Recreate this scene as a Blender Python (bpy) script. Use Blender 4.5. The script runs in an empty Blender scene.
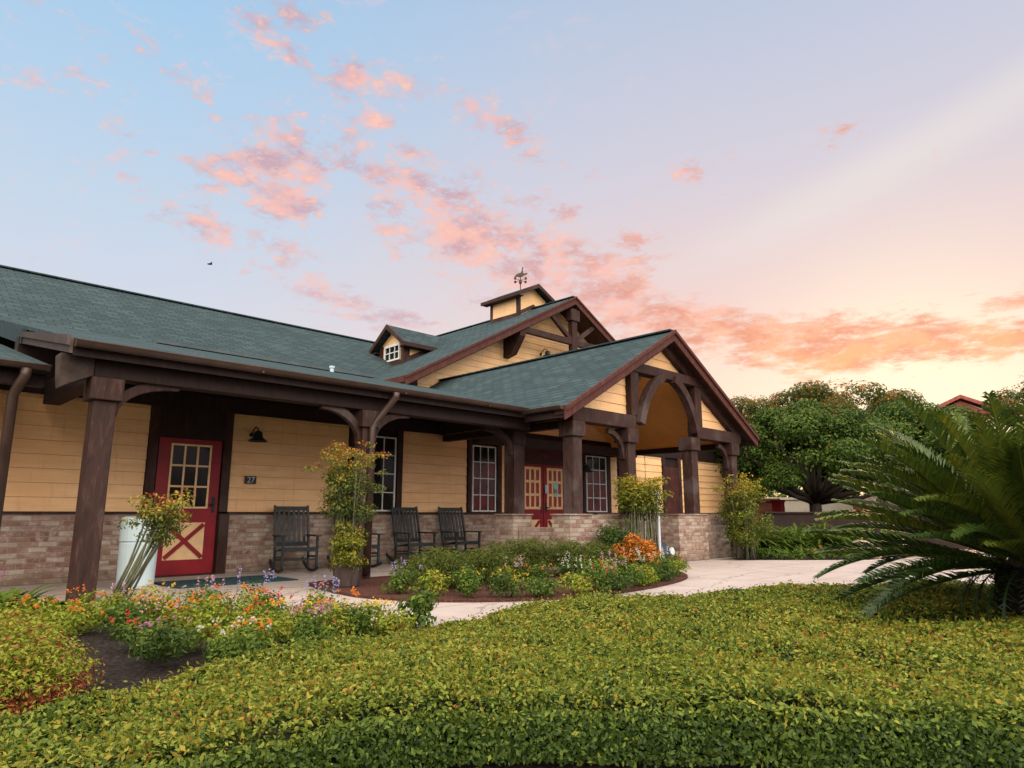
import bpy, math, random
import numpy as np
from mathutils import Vector, Matrix
R = math.radians
rng = np.random.default_rng(7); random.seed(7)
S = bpy.context.scene
COL = S.collection

# ------------------------------------------------------------------ camera
cam_d = bpy.data.cameras.new('camera'); cam = bpy.data.objects.new('camera', cam_d); COL.objects.link(cam)
cam_d.sensor_width = 36; cam_d.lens = 36*683/1024; cam_d.clip_end = 3000; cam_d.clip_start = .05
cam.location = (0, 0, .93)
cam.rotation_euler = (R(90+10.78), 0, R(45.3-90))
S.camera = cam
S.render.resolution_x = 1024; S.render.resolution_y = 768
S.view_settings.view_transform = 'Standard'; S.view_settings.look = 'None'
S.view_settings.exposure = 0.0; S.view_settings.gamma = 1; S.view_settings.use_curve_mapping = False
SUN_AZ = R(16); SUN_EL = R(7)                      # from +X towards +Y

# ------------------------------------------------------------------ node helper
class NT:
    def __init__(s, tree): s.t = tree; s.n = tree.nodes; s.l = tree.links
    def new(s, ty, **k):
        n = s.n.new(ty)
        for a, b in k.items(): setattr(n, a, b)
        return n
    def put(s, sock, v):
        if hasattr(v, 'is_linked') or isinstance(v, bpy.types.NodeSocket): s.l.new(v, sock)
        elif v is not None: sock.default_value = v
    def m(s, op, a, b=None, c=None, clamp=False):
        n = s.new('ShaderNodeMath', operation=op); n.use_clamp = clamp
        s.put(n.inputs[0], a)
        if b is not None: s.put(n.inputs[1], b)
        if c is not None: s.put(n.inputs[2], c)
        return n.outputs[0]
    def vm(s, op, a, b=None, out=0):
        n = s.new('ShaderNodeVectorMath', operation=op); s.put(n.inputs[0], a)
        if b is not None: s.put(n.inputs[1], b)
        return n.outputs[out]
    def mix(s, f, a, b, mode='MIX'):
        n = s.new('ShaderNodeMix', data_type='RGBA', blend_type=mode); n.clamp_factor = True
        s.put(n.inputs[0], f); s.put(n.inputs[6], a); s.put(n.inputs[7], b); return n.outputs[2]
    def ramp(s, f, stops, interp='LINEAR'):
        n = s.new('ShaderNodeValToRGB'); n.color_ramp.interpolation = interp
        e = n.color_ramp.elements
        while len(e) < len(stops): e.new(.5)
        for i, (p, c) in enumerate(stops):
            e[i].position = p; e[i].color = (*c, 1) if len(c) == 3 else c
        s.put(n.inputs[0], f); return n.outputs[0]
    def noise(s, v, scale, detail=4, rough=.55, dist=0, out=0):
        n = s.new('ShaderNodeTexNoise'); s.put(n.inputs['Vector'], v)
        n.inputs['Scale'].default_value = scale; n.inputs['Detail'].default_value = detail
        n.inputs['Roughness'].default_value = rough; n.inputs['Distortion'].default_value = dist
        return n.outputs[out]
    def sstep(s, x, a, b):
        n = s.new('ShaderNodeMapRange', interpolation_type='SMOOTHSTEP'); s.put(n.inputs[0], x)
        n.inputs[1].default_value = a; n.inputs[2].default_value = b; return n.outputs[0]

def srgb(r, g, b):
    f = lambda c: (c/255/12.92) if c/255 <= .04045 else ((c/255+.055)/1.055)**2.4
    return (f(r), f(g), f(b), 1)

# ------------------------------------------------------------------ world: dusk sky with lit clouds
W = bpy.data.worlds.new('World'); S.world = W; W.use_nodes = True
t = NT(W.node_tree); t.n.clear()
d = t.vm('NORMALIZE', t.new('ShaderNodeTexCoord').outputs['Generated'])
sx = t.new('ShaderNodeSeparateXYZ'); t.put(sx.inputs[0], d); X_, Y_, Z_ = sx.outputs
el = t.m('MULTIPLY', t.m('ARCSINE', Z_), 57.2958)
azr = t.m('MULTIPLY', t.m('ARCTAN2', Y_, X_), 57.2958)            # degrees from +X
saz = t.m('SUBTRACT', azr, 16.0)                                   # away from the sunset, + = left
asz = t.m('ABSOLUTE', saz)
eln = t.m('DIVIDE', el, 60, clamp=True)
cool = t.ramp(eln, [(0, srgb(234, 214, 214)), (.2, srgb(218, 219, 230)), (.37, srgb(198, 215, 234)), (.6, srgb(168, 205, 236)), (1, srgb(130, 175, 220))])
warm = t.ramp(eln, [(0, srgb(255, 216, 150)), (.1, srgb(255, 233, 200)), (.17, srgb(253, 224, 204)), (.28, srgb(240, 211, 206)), (.45, srgb(214, 208, 220)), (.65, srgb(188, 200, 222)), (1, srgb(135, 170, 215))])
wf = t.m('SUBTRACT', 1.0, t.sstep(asz, 12, 62))
base = t.mix(wf, cool, warm)
# pale ray sweeping up to the right
ray = t.m('SUBTRACT', el, t.m('ADD', 24.5, t.m('MULTIPLY', saz, -.30)))
rayf = t.m('MULTIPLY', t.m('SUBTRACT', 1.0, t.sstep(t.m('ABSOLUTE', ray), 0, 3.0)), t.m('MULTIPLY', t.sstep(saz, 24, 0), .5))
base = t.mix(rayf, base, srgb(236, 228, 222))
# the glow round the sunset
dot = t.vm('DOT_PRODUCT', d, (math.cos(R(14))*math.cos(R(7)), math.sin(R(14))*math.cos(R(7)), math.sin(R(7))), out=1)
glow = t.m('POWER', t.m('MAXIMUM', dot, 0.0), 60)
base = t.mix(t.m('MULTIPLY', glow, .8), base, (1.15, .99, .72, 1))
# clouds: soft elongated fields in azimuth / elevation, broken up by noise
n1 = t.noise(t.vm('MULTIPLY', d, (1, 1, 1.9)), 14.0, 7, .60, .3)
n2 = t.noise(t.vm('MULTIPLY', d, (1, 1, 2.2)), 52.0, 6, .65, .3)
nn = t.m('ADD', t.m('MULTIPLY', n1, .95), t.m('MULTIPLY', t.m('SUBTRACT', n2, .5), .75))
nl = t.noise(t.vm('MULTIPLY', d, (1, 1, 4.2)), 20.0, 7, .62, .25)
nlow = t.m('ADD', t.m('MULTIPLY', nl, .95), t.m('MULTIPLY', t.m('SUBTRACT', n2, .5), .5))
nmix = t.new('ShaderNodeMix', data_type='FLOAT'); t.put(nmix.inputs[0], t.sstep(el, 21, 14)); t.put(nmix.inputs[2], nn); t.put(nmix.inputs[3], nlow); nn = nmix.outputs[0]
def field(az, e, ra, re, tilt, w):
    dx = t.m('SUBTRACT', saz, az); dy = t.m('SUBTRACT', el, e)
    c, s_ = math.cos(R(tilt)), math.sin(R(tilt))
    ra *= 1.7; re *= (1.75 if e > 17 else 1.15); w *= .93
    u = t.m('ADD', t.m('MULTIPLY', dx, c), t.m('MULTIPLY', dy, s_))
    v = t.m('SUBTRACT', t.m('MULTIPLY', dy, c), t.m('MULTIPLY', dx, s_))
    q = t.m('ADD', t.m('POWER', t.m('DIVIDE', u, ra), 2.0), t.m('POWER', t.m('DIVIDE', v, re), 2.0))
    return t.m('MULTIPLY', t.m('EXPONENT', t.m('MULTIPLY', q, -1.0)), w)
CLOUDS = [(39.3,26.3,5.51,2.87,20,0.86), (34.4,23.2,6.40,3.43,35,1.00), (28.2,20.3,6.61,3.47,30,1.00), (21.2,17.6,6.49,2.81,25,1.05), (14.2,15.6,5.46,1.78,12,0.92), (7.3,13.8,6.42,1.87,8,1.00), (1.0,12.4,6.84,1.93,0,1.05), (-6.2,11.7,5.28,1.38,-3,0.97), (49.7,26.8,4.43,3.04,-10,1.00), (54.9,21.7,5.00,1.35,20,0.86), (43.7,34.5,2.17,1.20,0,0.98), (40.3,34.0,2.38,0.91,0,0.98), (31.3,32.0,3.50,1.02,30,0.97), (66.2,32.9,3.65,1.02,15,0.80), (59.9,31.8,4.03,1.10,10,0.62), (66.2,28.9,2.39,0.91,0,0.62), (62.3,28.1,4.26,0.68,35,0.62), (48.9,37.7,2.33,0.99,10,0.80), (50.7,35.8,2.82,0.64,25,0.85), (44.4,17.4,4.05,1.21,12,0.88), (39.8,16.2,4.11,1.48,12,0.90), (48.3,20.6,1.84,0.94,0,0.85), (52.8,20.5,1.96,0.69,0,0.80), (37.6,28.9,2.89,0.79,15,0.85), (9.8,27.9,1.38,0.46,0,0.80), (13.4,27.2,1.75,0.62,0,0.80), (18.8,22.2,2.45,0.65,0,0.80), (24.5,24.8,1.25,0.73,0,1.00), (-7.6,14.2,2.93,0.95,-15,0.75), (0.8,28.1,2.10,0.86,-20,0.66), (42.2,31.1,1.80,0.62,0,0.80), (64.1,17.0,2.90,0.69,10,0.55), (-3.7,24.9,3.06,0.69,-10,0.50), (24.9,28.3,2.72,0.48,5,0.70)]
dens = None
for a in CLOUDS:
    if a[0] < 20 and a[1] < 20: a = a[:5]+(a[5]*1.28,)
    f_ = field(*a); dens = f_ if dens is None else t.m('MAXIMUM', dens, f_)
thr = t.m('SUBTRACT', t.m('ADD', nn, t.m('MULTIPLY', dens, .44)), .72)
veil = t.m('MULTIPLY', t.m('MULTIPLY', t.sstep(nn, .52, .72), .30), t.m('MULTIPLY', t.sstep(saz, 5, 40), 1.0))
base = t.mix(veil, base, srgb(240, 206, 204))
cl = t.m('MULTIPLY', t.sstep(thr, -.05, .26), .88)
low = t.sstep(el, 20, 9)
lit = t.mix(t.m('MULTIPLY', low, t.sstep(asz, 44, 12)), srgb(253, 190, 176), srgb(255, 172, 104))
dark = t.mix(t.sstep(asz, 40, 8), srgb(203, 165, 178), srgb(236, 146, 112))
n3 = t.noise(t.vm('ADD', t.vm('MULTIPLY', d, (1, 1, 1.9)), (0, 0, .035)), 17.0, 4, .55)
cc = t.mix(t.sstep(n3, .40, .62), lit, dark)
cc = t.mix(t.m('MULTIPLY', t.sstep(n2, .5, .68), .5), cc, srgb(255, 214, 190))
sky = t.mix(cl, base, cc)
# added fill light: unseen sky behind the camera and overhead is boosted and warmed
fwd = t.vm('DOT_PRODUCT', d, (math.cos(R(45.3)), math.sin(R(45.3)), 0), out=1)
behind = t.m('MULTIPLY', t.sstep(fwd, .35, -.45), t.sstep(el, -2, 28))
over = t.sstep(el, 44, 72)
gain = t.m('ADD', 1.0, t.m('ADD', t.m('MULTIPLY', behind, 5.0), t.m('MULTIPLY', over, 2.2)))
sky = t.mix(t.m('MULTIPLY', t.m('MAXIMUM', behind, over), .75), sky, (.92, .74, .52, 1))
sky = t.vm('SCALE', sky, None); 
sky.node.inputs['Scale'].default_value = 1; t.put(sky.node.inputs['Scale'], gain)
nish = t.new('ShaderNodeTexSky', sky_type='NISHITA'); nish.sun_disc = False
nish.sun_elevation = SUN_EL; nish.sun_rotation = math.pi/2-SUN_AZ
bg = t.new('ShaderNodeBackground'); t.put(bg.inputs[0], sky); bg.inputs[1].default_value = 1.0
bg2 = t.new('ShaderNodeBackground'); t.put(bg2.inputs[0], nish.outputs[0]); bg2.inputs[1].default_value = .004
ad = t.new('ShaderNodeAddShader'); t.l.new(bg.outputs[0], ad.inputs[0]); t.l.new(bg2.outputs[0], ad.inputs[1])
out = t.new('ShaderNodeOutputWorld'); t.l.new(ad.outputs[0], out.inputs[0])

sl = bpy.data.lights.new('sun', 'SUN'); so = bpy.data.objects.new('sun', sl); COL.objects.link(so)
sl.energy = 2.6; sl.angle = R(14); sl.color = (1, .60, .34)
sd = Vector((math.cos(SUN_AZ)*math.cos(SUN_EL), math.sin(SUN_AZ)*math.cos(SUN_EL), math.sin(SUN_EL)))
so.rotation_euler = sd.to_track_quat('Z', 'Y').to_euler()

# ------------------------------------------------------------------ materials
def mat(name, fn, rough=.7, spec=.3, metallic=0):
    m = bpy.data.materials.new(name); m.use_nodes = True
    t = NT(m.node_tree); b = m.node_tree.nodes['Principled BSDF']
    b.inputs['Roughness'].default_value = rough; b.inputs['Specular IOR Level'].default_value = spec
    b.inputs['Metallic'].default_value = metallic
    co = t.new('ShaderNodeTexCoord').outputs['Object']
    fn(t, b, co); return m
def bump(t, b, h, dist=.01, st=1):
    n = t.new('ShaderNodeBump'); n.inputs['Distance'].default_value = dist; n.inputs['Strength'].default_value = st
    t.put(n.inputs['Height'], h); t.l.new(n.outputs[0], b.inputs['Normal'])
def plain(c, var=.15, scale=6, rough=.6, name='m', spec=.3, metallic=0, bd=.002):
    def fn(t, b, co):
        n = t.noise(co, scale, 5)
        d_ = tuple(x*(1-var*1.5) for x in c[:3]); l_ = tuple(min(1, x*(1+var)) for x in c[:3])
        t.put(b.inputs['Base Color'], t.ramp(n, [(.3, d_), (.7, l_)]))
        bump(t, b, t.noise(co, scale*9, 3), bd)
    return mat(name, fn, rough, spec, metallic)
def wood(name, c1, c2, c3=None, grey=0):
    def fn(t, b, co):
        v = t.vm('MULTIPLY', co, (1, 1, .22))
        n = t.noise(v, 16, 7, .65, .6); n2 = t.noise(co, 1.6, 4)
        col = t.ramp(n, [(.28, c1), (.55, c2), (.75, c3 or c2)])
        if grey: col = t.mix(t.m('MULTIPLY', t.sstep(n2, .5, .68), grey), col, (.12, .10, .095, 1))
        t.put(b.inputs['Base Color'], col); bump(t, b, n, .008, .7)
    return mat(name, fn, .72, .25)
M = {}
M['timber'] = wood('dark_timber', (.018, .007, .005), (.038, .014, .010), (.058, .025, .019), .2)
M['post'] = wood('weathered_post_timber', (.018, .008, .006), (.042, .019, .015), (.085, .048, .038), .4)
M['trim'] = wood('red_brown_trim', (.04, .012, .009), (.080, .024, .017), (.12, .044, .033))
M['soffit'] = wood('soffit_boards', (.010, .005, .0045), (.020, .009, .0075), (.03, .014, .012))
M['planter'] = wood('planter_wood', (.03, .02, .018), (.06, .042, .038), (.09, .07, .06))
def f_siding(t, b, co):
    n = t.noise(t.vm('MULTIPLY', co, (1, 1, 7)), 1.7, 5, .6); n2 = t.noise(co, .9, 3)
    c = t.ramp(n, [(.3, (.72, .415, .195)), (.7, (.82, .53, .275))])
    c = t.mix(t.m('MULTIPLY', t.sstep(n2, .45, .75), .35), c, (.70, .36, .13, 1))
    dr = t.noise(t.vm('MULTIPLY', co, (5, 5, .6)), 2.2, 5, .65); c = t.mix(t.m('MULTIPLY', t.sstep(dr, .52, .75), .35), c, (.42, .24, .11, 1))
    t.put(b.inputs['Base Color'], c); bump(t, b, n, .003, .5)
M['siding'] = mat('cream_lap_siding', f_siding, .55, .3)
def f_brick(t, b, co):
    s = t.new('ShaderNodeSeparateXYZ'); t.put(s.inputs[0], co)
    u = t.m('ADD', s.outputs[0], s.outputs[1]); c = t.new('ShaderNodeCombineXYZ'); t.put(c.inputs[0], u); t.put(c.inputs[1], s.outputs[2])
    wob = t.vm('SCALE', t.vm('SUBTRACT', t.noise(co, 7, 3, out=1), (.5, .5, .5))); wob.node.inputs['Scale'].default_value = .016
    v = t.vm('ADD', c.outputs[0], wob)
    br = t.new('ShaderNodeTexBrick'); t.put(br.inputs['Vector'], v)
    for k, x in (('Scale', 1), ('Mortar Size', .008), ('Mortar Smooth', .5), ('Bias', 0), ('Brick Width', .22), ('Row Height', .070)): br.inputs[k].default_value = x
    br.inputs['Color1'].default_value = (0, 0, 0, 1); br.inputs['Color2'].default_value = (1, 1, 1, 1); br.inputs['Mortar'].default_value = (.5, .5, .5, 1)
    n = t.noise(co, 2.2, 4); f = t.m('ADD', t.m('MULTIPLY', br.outputs['Color'], .62), t.m('MULTIPLY', n, .4))
    col = t.ramp(f, [(.05, (.09, .06, .05)), (.25, (.20, .105, .08)), (.45, (.25, .155, .12)), (.62, (.31, .235, .19)), (.80, (.37, .31, .255)), (.95, (.14, .11, .095))])
    lime = t.noise(co, 9, 6, .7)
    col = t.mix(t.m('MULTIPLY', t.sstep(lime, .46, .66), .6), col, (.48, .40, .33, 1))
    soot = t.noise(t.vm('MULTIPLY', co, (1, 1, 2.5)), 4.5, 6, .7); col = t.mix(t.m('MULTIPLY', t.sstep(soot, .50, .70), .6), col, (.10, .075, .06, 1))
    col = t.mix(t.m('MULTIPLY', br.outputs['Fac'], .75), col, (.27, .22, .18, 1))
    spl = t.m('MULTIPLY', t.sstep(t.m('ADD', s.outputs[2], t.m('MULTIPLY', t.noise(co, 6, 5), .25)), .36, .10), .55); col = t.mix(spl, col, (.12, .085, .06, 1))
    t.put(b.inputs['Base Color'], col)
    h = t.m('ADD', t.m('MULTIPLY', br.outputs['Fac'], -1), t.m('MULTIPLY', lime, .5)); bump(t, b, h, .012, .8)
M['brick'] = mat('old_limewashed_brick', f_brick, .85, .2)
def shingle(name, swap):
    def fn(t, b, co):
        s = t.new('ShaderNodeSeparateXYZ'); t.put(s.inputs[0], co); c = t.new('ShaderNodeCombineXYZ')
        t.put(c.inputs[0], s.outputs[1 if swap else 0]); t.put(c.inputs[1], s.outputs[0 if swap else 1])
        br = t.new('ShaderNodeTexBrick'); t.put(br.inputs['Vector'], c.outputs[0])
        for k, x in (('Scale', 1), ('Mortar Size', .014), ('Mortar Smooth', .6), ('Bias', 0), ('Brick Width', .31), ('Row Height', .145)): br.inputs[k].default_value = x
        br.inputs['Color1'].default_value = (0, 0, 0, 1); br.inputs['Color2'].default_value = (1, 1, 1, 1); br.inputs['Mortar'].default_value = (.4, .4, .4, 1)
        n = t.noise(co, .7, 4); f = t.m('ADD', t.m('MULTIPLY', br.outputs['Color'], .5), t.m('MULTIPLY', n, .5))
        col = t.ramp(f, [(.15, (.012, .022, .026)), (.5, (.024, .040, .046)), (.85, (.046, .070, .076))])
        g = t.noise(co, 90, 2); col = t.mix(.25, col, t.ramp(g, [(.3, (.03, .05, .05)), (.7, (.075, .11, .11))]))
        col = t.mix(t.m('MULTIPLY', br.outputs['Fac'], .75), col, (.022, .038, .04, 1))
        t.put(b.inputs['Base Color'], col)
        h = t.m('SUBTRACT', t.m('MULTIPLY', br.outputs['Color'], .5), br.outputs['Fac']); bump(t, b, h, .03, 1)
    return mat(name, fn, .85, .12)
M['shingle_y'] = shingle('green_asphalt_shingles_front_slope', False)
M['shingle_x'] = shingle('green_asphalt_shingles_side_slope', True)
def f_conc(t, b, co):
    n = t.noise(co, 1.3, 6, .6); n2 = t.noise(co, 40, 3)
    c = t.ramp(n, [(.3, (.29, .235, .215)), (.7, (.37, .31, .285))]); c = t.mix(.15, c, t.ramp(n2, [(.3, (.3, .25, .23)), (.7, (.6, .52, .48))]))
    vo = t.new('ShaderNodeTexVoronoi', feature='DISTANCE_TO_EDGE'); t.put(vo.inputs['Vector'], t.vm('ADD', co, t.vm('MULTIPLY', t.noise(co, 3, 4, out=1), (.5, .5, 0)))); vo.inputs['Scale'].default_value = .32
    cr = t.m('SUBTRACT', 1.0, t.sstep(vo.outputs[0], .001, .006))
    c = t.mix(t.m('MULTIPLY', cr, .6), c, (.1, .08, .07, 1))
    jb = t.new('ShaderNodeTexBrick', offset=0); t.put(jb.inputs['Vector'], t.vm('ADD', co, (.3, .55, 0)))
    for k_, x_ in (('Scale', 1), ('Mortar Size', .012), ('Mortar Smooth', .4), ('Brick Width', 1.9), ('Row Height', 1.55)): jb.inputs[k_].default_value = x_
    c = t.mix(t.m('MULTIPLY', jb.outputs['Fac'], .55), c, (.12, .09, .08, 1))
    c = t.mix(t.m('MULTIPLY', t.sstep(t.noise(co, .8, 7, .7), .5, .7), .4), c, (.27, .20, .17, 1))
    t.put(b.inputs['Base Color'], c); bump(t, b, n2, .003, .5)
M['conc'] = mat('pink_grey_concrete', f_conc, .8, .25)
def f_mulch(t, b, co):
    n = t.noise(co, 34, 6, .7); n2 = t.noise(co, 3, 3)
    c = t.ramp(n, [(.3, (.010, .008, .007)), (.5, (.034, .025, .022)), (.72, (.10, .078, .07))])
    t.put(b.inputs['Base Color'], c); bump(t, b, n, .05, 1)
M['mulch'] = mat('dark_bark_mulch', f_mulch, .95, .1)
def f_redmulch(t, b, co):
    n = t.noise(co, 38, 6, .7)
    t.put(b.inputs['Base Color'], t.ramp(n, [(.3, (.03, .014, .010)), (.5, (.10, .042, .032)), (.72, (.20, .10, .08))])); bump(t, b, n, .05, 1)
M['redmulch'] = mat('red_bark_mulch', f_redmulch, .95, .1)
def f_grass(t, b, co):
    n = t.noise(co, 3, 6, .7); t.put(b.inputs['Base Color'], t.ramp(n, [(.3, (.03, .05, .015)), (.7, (.07, .10, .03))])); bump(t, b, t.noise(co, 30, 4), .05)
M['ground'] = mat('ground_soil_and_turf', f_grass, .95, .1)
M['red'] = plain((.22, .006, .012), .2, 3, .45, 'red_door_paint')
M['cream'] = plain((.70, .46, .24), .08, 6, .5, 'cream_paint')
M['white'] = plain((.62, .64, .62), .06, 5, .45, 'white_window_paint')
def f_glass(t, b, co): t.put(b.inputs['Base Color'], t.ramp(t.noise(co, 2, 3), [(.3, (.006, .006, .006)), (.7, (.02, .016, .014))]))
M['glass'] = mat('dark_window_glass', f_glass, .08, .12)
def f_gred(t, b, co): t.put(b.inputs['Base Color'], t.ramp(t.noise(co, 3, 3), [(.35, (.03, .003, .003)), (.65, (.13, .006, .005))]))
M['redglass'] = mat('glossy_red_pane', f_gred, .25, .4)
def f_gdoor(t, b, co): t.put(b.inputs['Base Color'], t.ramp(t.noise(co, 4, 3), [(.35, (.12, .006, .005)), (.65, (.34, .012, .008))]))
M['doorglass'] = mat('red_reflection_painted_glass', f_gdoor, .3, .4)  # red reflection painted into the colour of the door panes
M['gutter'] = plain((.05, .027, .02), .25, 4, .45, 'brown_metal_gutter', .5)
M['black'] = plain((.016, .020, .022), .2, 10, .45, 'black_metal')
M['chair'] = plain((.018, .026, .028), .3, 14, .42, 'dark_teal_chair_paint')
M['bin'] = plain((.50, .62, .66), .05, 3, .4, 'pale_blue_bin_plastic')
M['mat'] = plain((.018, .06, .068), .25, 20, .95, 'teal_mat_fibre', bd=.01)
M['steel'] = plain((.6, .64, .68), .05, 6, .35, 'galvanised_white_post')
M['signblue'] = plain((.42, .55, .66), .1, 8, .4, 'pale_blue_sign')
M['letter'] = plain((.45, .45, .42), .05, 8, .5, 'grey_white_lettering')
M['letterbrown'] = plain((.16, .07, .05), .05, 8, .5, 'brown_lettering')
M['iron'] = plain((.05, .04, .03), .2, 20, .5, 'weathered_iron', metallic=.3)
M['bag'] = plain((.012, .022, .045), .3, 10, .35, 'dark_blue_plastic')
M['rock'] = plain((.34, .25, .20), .3, 5, .85, 'pink_boulder', bd=.02)
M['redpaint'] = plain((.40, .03, .025), .2, 4, .6, 'far_red_paint')
M['clay'] = plain((.42, .17, .10), .2, 4, .7, 'far_clay_wall')
M['stucco'] = plain((.55, .48, .40), .1, 3, .8, 'far_pale_stucco')
M['redroof'] = plain((.25, .06, .045), .25, 5, .7, 'far_red_roof')
M['darkwall'] = plain((.022, .010, .008), .3, 4, .8, 'dark_brown_wall')
M['teal'] = plain((.25, .50, .50), .1, 10, .5, 'teal_sticker')
M['seatwood'] = M['chair']
def bark(name, c1, c2):
    def fn(t, b, co):
        n = t.noise(t.vm('MULTIPLY', co, (1, 1, .3)), 22, 6, .7); t.put(b.inputs['Base Color'], t.ramp(n, [(.3, c1), (.7, c2)])); bump(t, b, n, .02, 1)
    return mat(name, fn, .9, .15)
M['bark'] = bark('tree_bark', (.03, .022, .016), (.09, .07, .05))
M['stem'] = bark('green_grey_stem', (.05, .055, .03), (.16, .16, .10))
M['pbark'] = bark('cycad_bark', (.010, .007, .006), (.045, .03, .022))
LK = {'clipped_hedge_leaves': .68, 'lime_shrub_leaves': .72, 'cycad_leaves': .68, 'tree_leaves': .62, 'glow_painted_tree_leaves': 1.05, 'feathery_green_leaves': .6, 'mid_green_leaves': .72, 'deep_green_leaves': .65, 'strappy_leaves': .6, 'nandina_leaves': .85, 'yellow_green_nandina_leaves': .85, 'orange_croton_leaves': .85}
def leafmat(name, stops, trans=.3, rough=.55, patch=None):
    kf = LK.get(name, .8); stops = [(p_, tuple(x*kf for x in c_)) for p_, c_ in stops]
    m = bpy.data.materials.new(name); m.use_nodes = True; t = NT(m.node_tree); b = t.n['Principled BSDF']
    a = t.new('ShaderNodeAttribute', attribute_name='tint').outputs['Fac']
    co = t.new('ShaderNodeTexCoord').outputs['Object']
    if patch: a = t.m('ADD', a, t.m('MULTIPLY', t.m('SUBTRACT', t.noise(co, patch[0], 4), .5), patch[1]), clamp=True)
    c = t.ramp(a, stops); t.put(b.inputs['Base Color'], c); b.inputs['Roughness'].default_value = rough; b.inputs['Specular IOR Level'].default_value = .30 if 'cycad' in name else .14
    tr = t.new('ShaderNodeBsdfTranslucent'); t.put(tr.inputs[0], c)
    mx = t.new('ShaderNodeMixShader'); mx.inputs[0].default_value = trans
    t.l.new(b.outputs[0], mx.inputs[1]); t.l.new(tr.outputs[0], mx.inputs[2]); t.l.new(mx.outputs[0], t.n['Material Output'].inputs[0])
    return m
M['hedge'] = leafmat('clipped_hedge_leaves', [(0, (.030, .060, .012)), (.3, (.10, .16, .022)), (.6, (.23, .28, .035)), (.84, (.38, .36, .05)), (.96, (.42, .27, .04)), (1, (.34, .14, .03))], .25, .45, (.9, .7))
M['hedgecore'] = plain((.018, .022, .008), .4, 30, .95, 'hedge_twigs', bd=.02)
M['lime'] = leafmat('lime_shrub_leaves', [(0, (.08, .13, .012)), (.4, (.20, .28, .025)), (.75, (.36, .38, .04)), (.9, (.38, .18, .04)), (1, (.28, .04, .03))], .3, .5, (2.0, .4))
M['green'] = leafmat('mid_green_leaves', [(0, (.03, .065, .010)), (.5, (.08, .14, .020)), (1, (.19, .26, .035))], .3)
M['dgreen'] = leafmat('deep_green_leaves', [(0, (.022, .048, .010)), (.5, (.055, .105, .020)), (1, (.13, .18, .03))], .25)
M['fern'] = leafmat('feathery_green_leaves', [(0, (.045, .065, .012)), (.5, (.10, .135, .022)), (1, (.19, .22, .035))], .3)
M['nandina'] = leafmat('nandina_leaves', [(0, (.045, .075, .02)), (.35, (.10, .13, .03)), (.6, (.25, .24, .035)), (.8, (.42, .30, .04)), (.92, (.45, .13, .03)), (1, (.30, .03, .02))], .3, .5, (1.6, .5))
M['yellowg'] = leafmat('yellow_green_nandina_leaves', [(0, (.05, .075, .012)), (.4, (.13, .16, .022)), (.75, (.30, .28, .03)), (1, (.48, .26, .03))], .3, .5, (1.6, .5))
M['croton'] = leafmat('orange_croton_leaves', [(0, (.16, .07, .015)), (.4, (.42, .15, .02)), (.75, (.62, .22, .03)), (1, (.45, .10, .03))], .3)
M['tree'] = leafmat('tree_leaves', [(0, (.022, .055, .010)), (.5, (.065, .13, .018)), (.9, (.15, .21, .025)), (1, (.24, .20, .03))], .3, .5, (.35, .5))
M['tree2'] = leafmat('glow_painted_tree_leaves', [(0, (.028, .05, .014)), (.6, (.07, .10, .022)), (.82, (.20, .12, .03)), (1, (.46, .15, .04))], .5, .5, (.3, .6))  # sunset backlight painted into the orange end of the leaf ramp
M['palm'] = leafmat('cycad_leaves', [(0, (.018, .048, .014)), (.4, (.05, .095, .018)), (.75, (.13, .17, .02)), (1, (.28, .26, .035))], .25, .33)
M['strap'] = leafmat('strappy_leaves', [(0, (.05, .10, .012)), (.6, (.14, .22, .022)), (1, (.28, .34, .05))], .3)
def petal(name, c): return leafmat(name, [(0, tuple(x*.7 for x in c)), (1, c)], .35)
M['p_orange'] = petal('orange_petals', (.75, .20, .02)); M['p_pink'] = petal('pink_petals', (.60, .34, .42)); M['p_white'] = petal('white_petals', (.62, .60, .48))
M['p_purple'] = petal('lavender_petals', (.38, .32, .60)); M['p_red'] = petal('red_petals', (.60, .05, .04)); M['p_yellow'] = petal('yellow_petals', (.75, .48, .04)); M['p_magenta'] = petal('magenta_petals', (.55, .18, .38))

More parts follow.
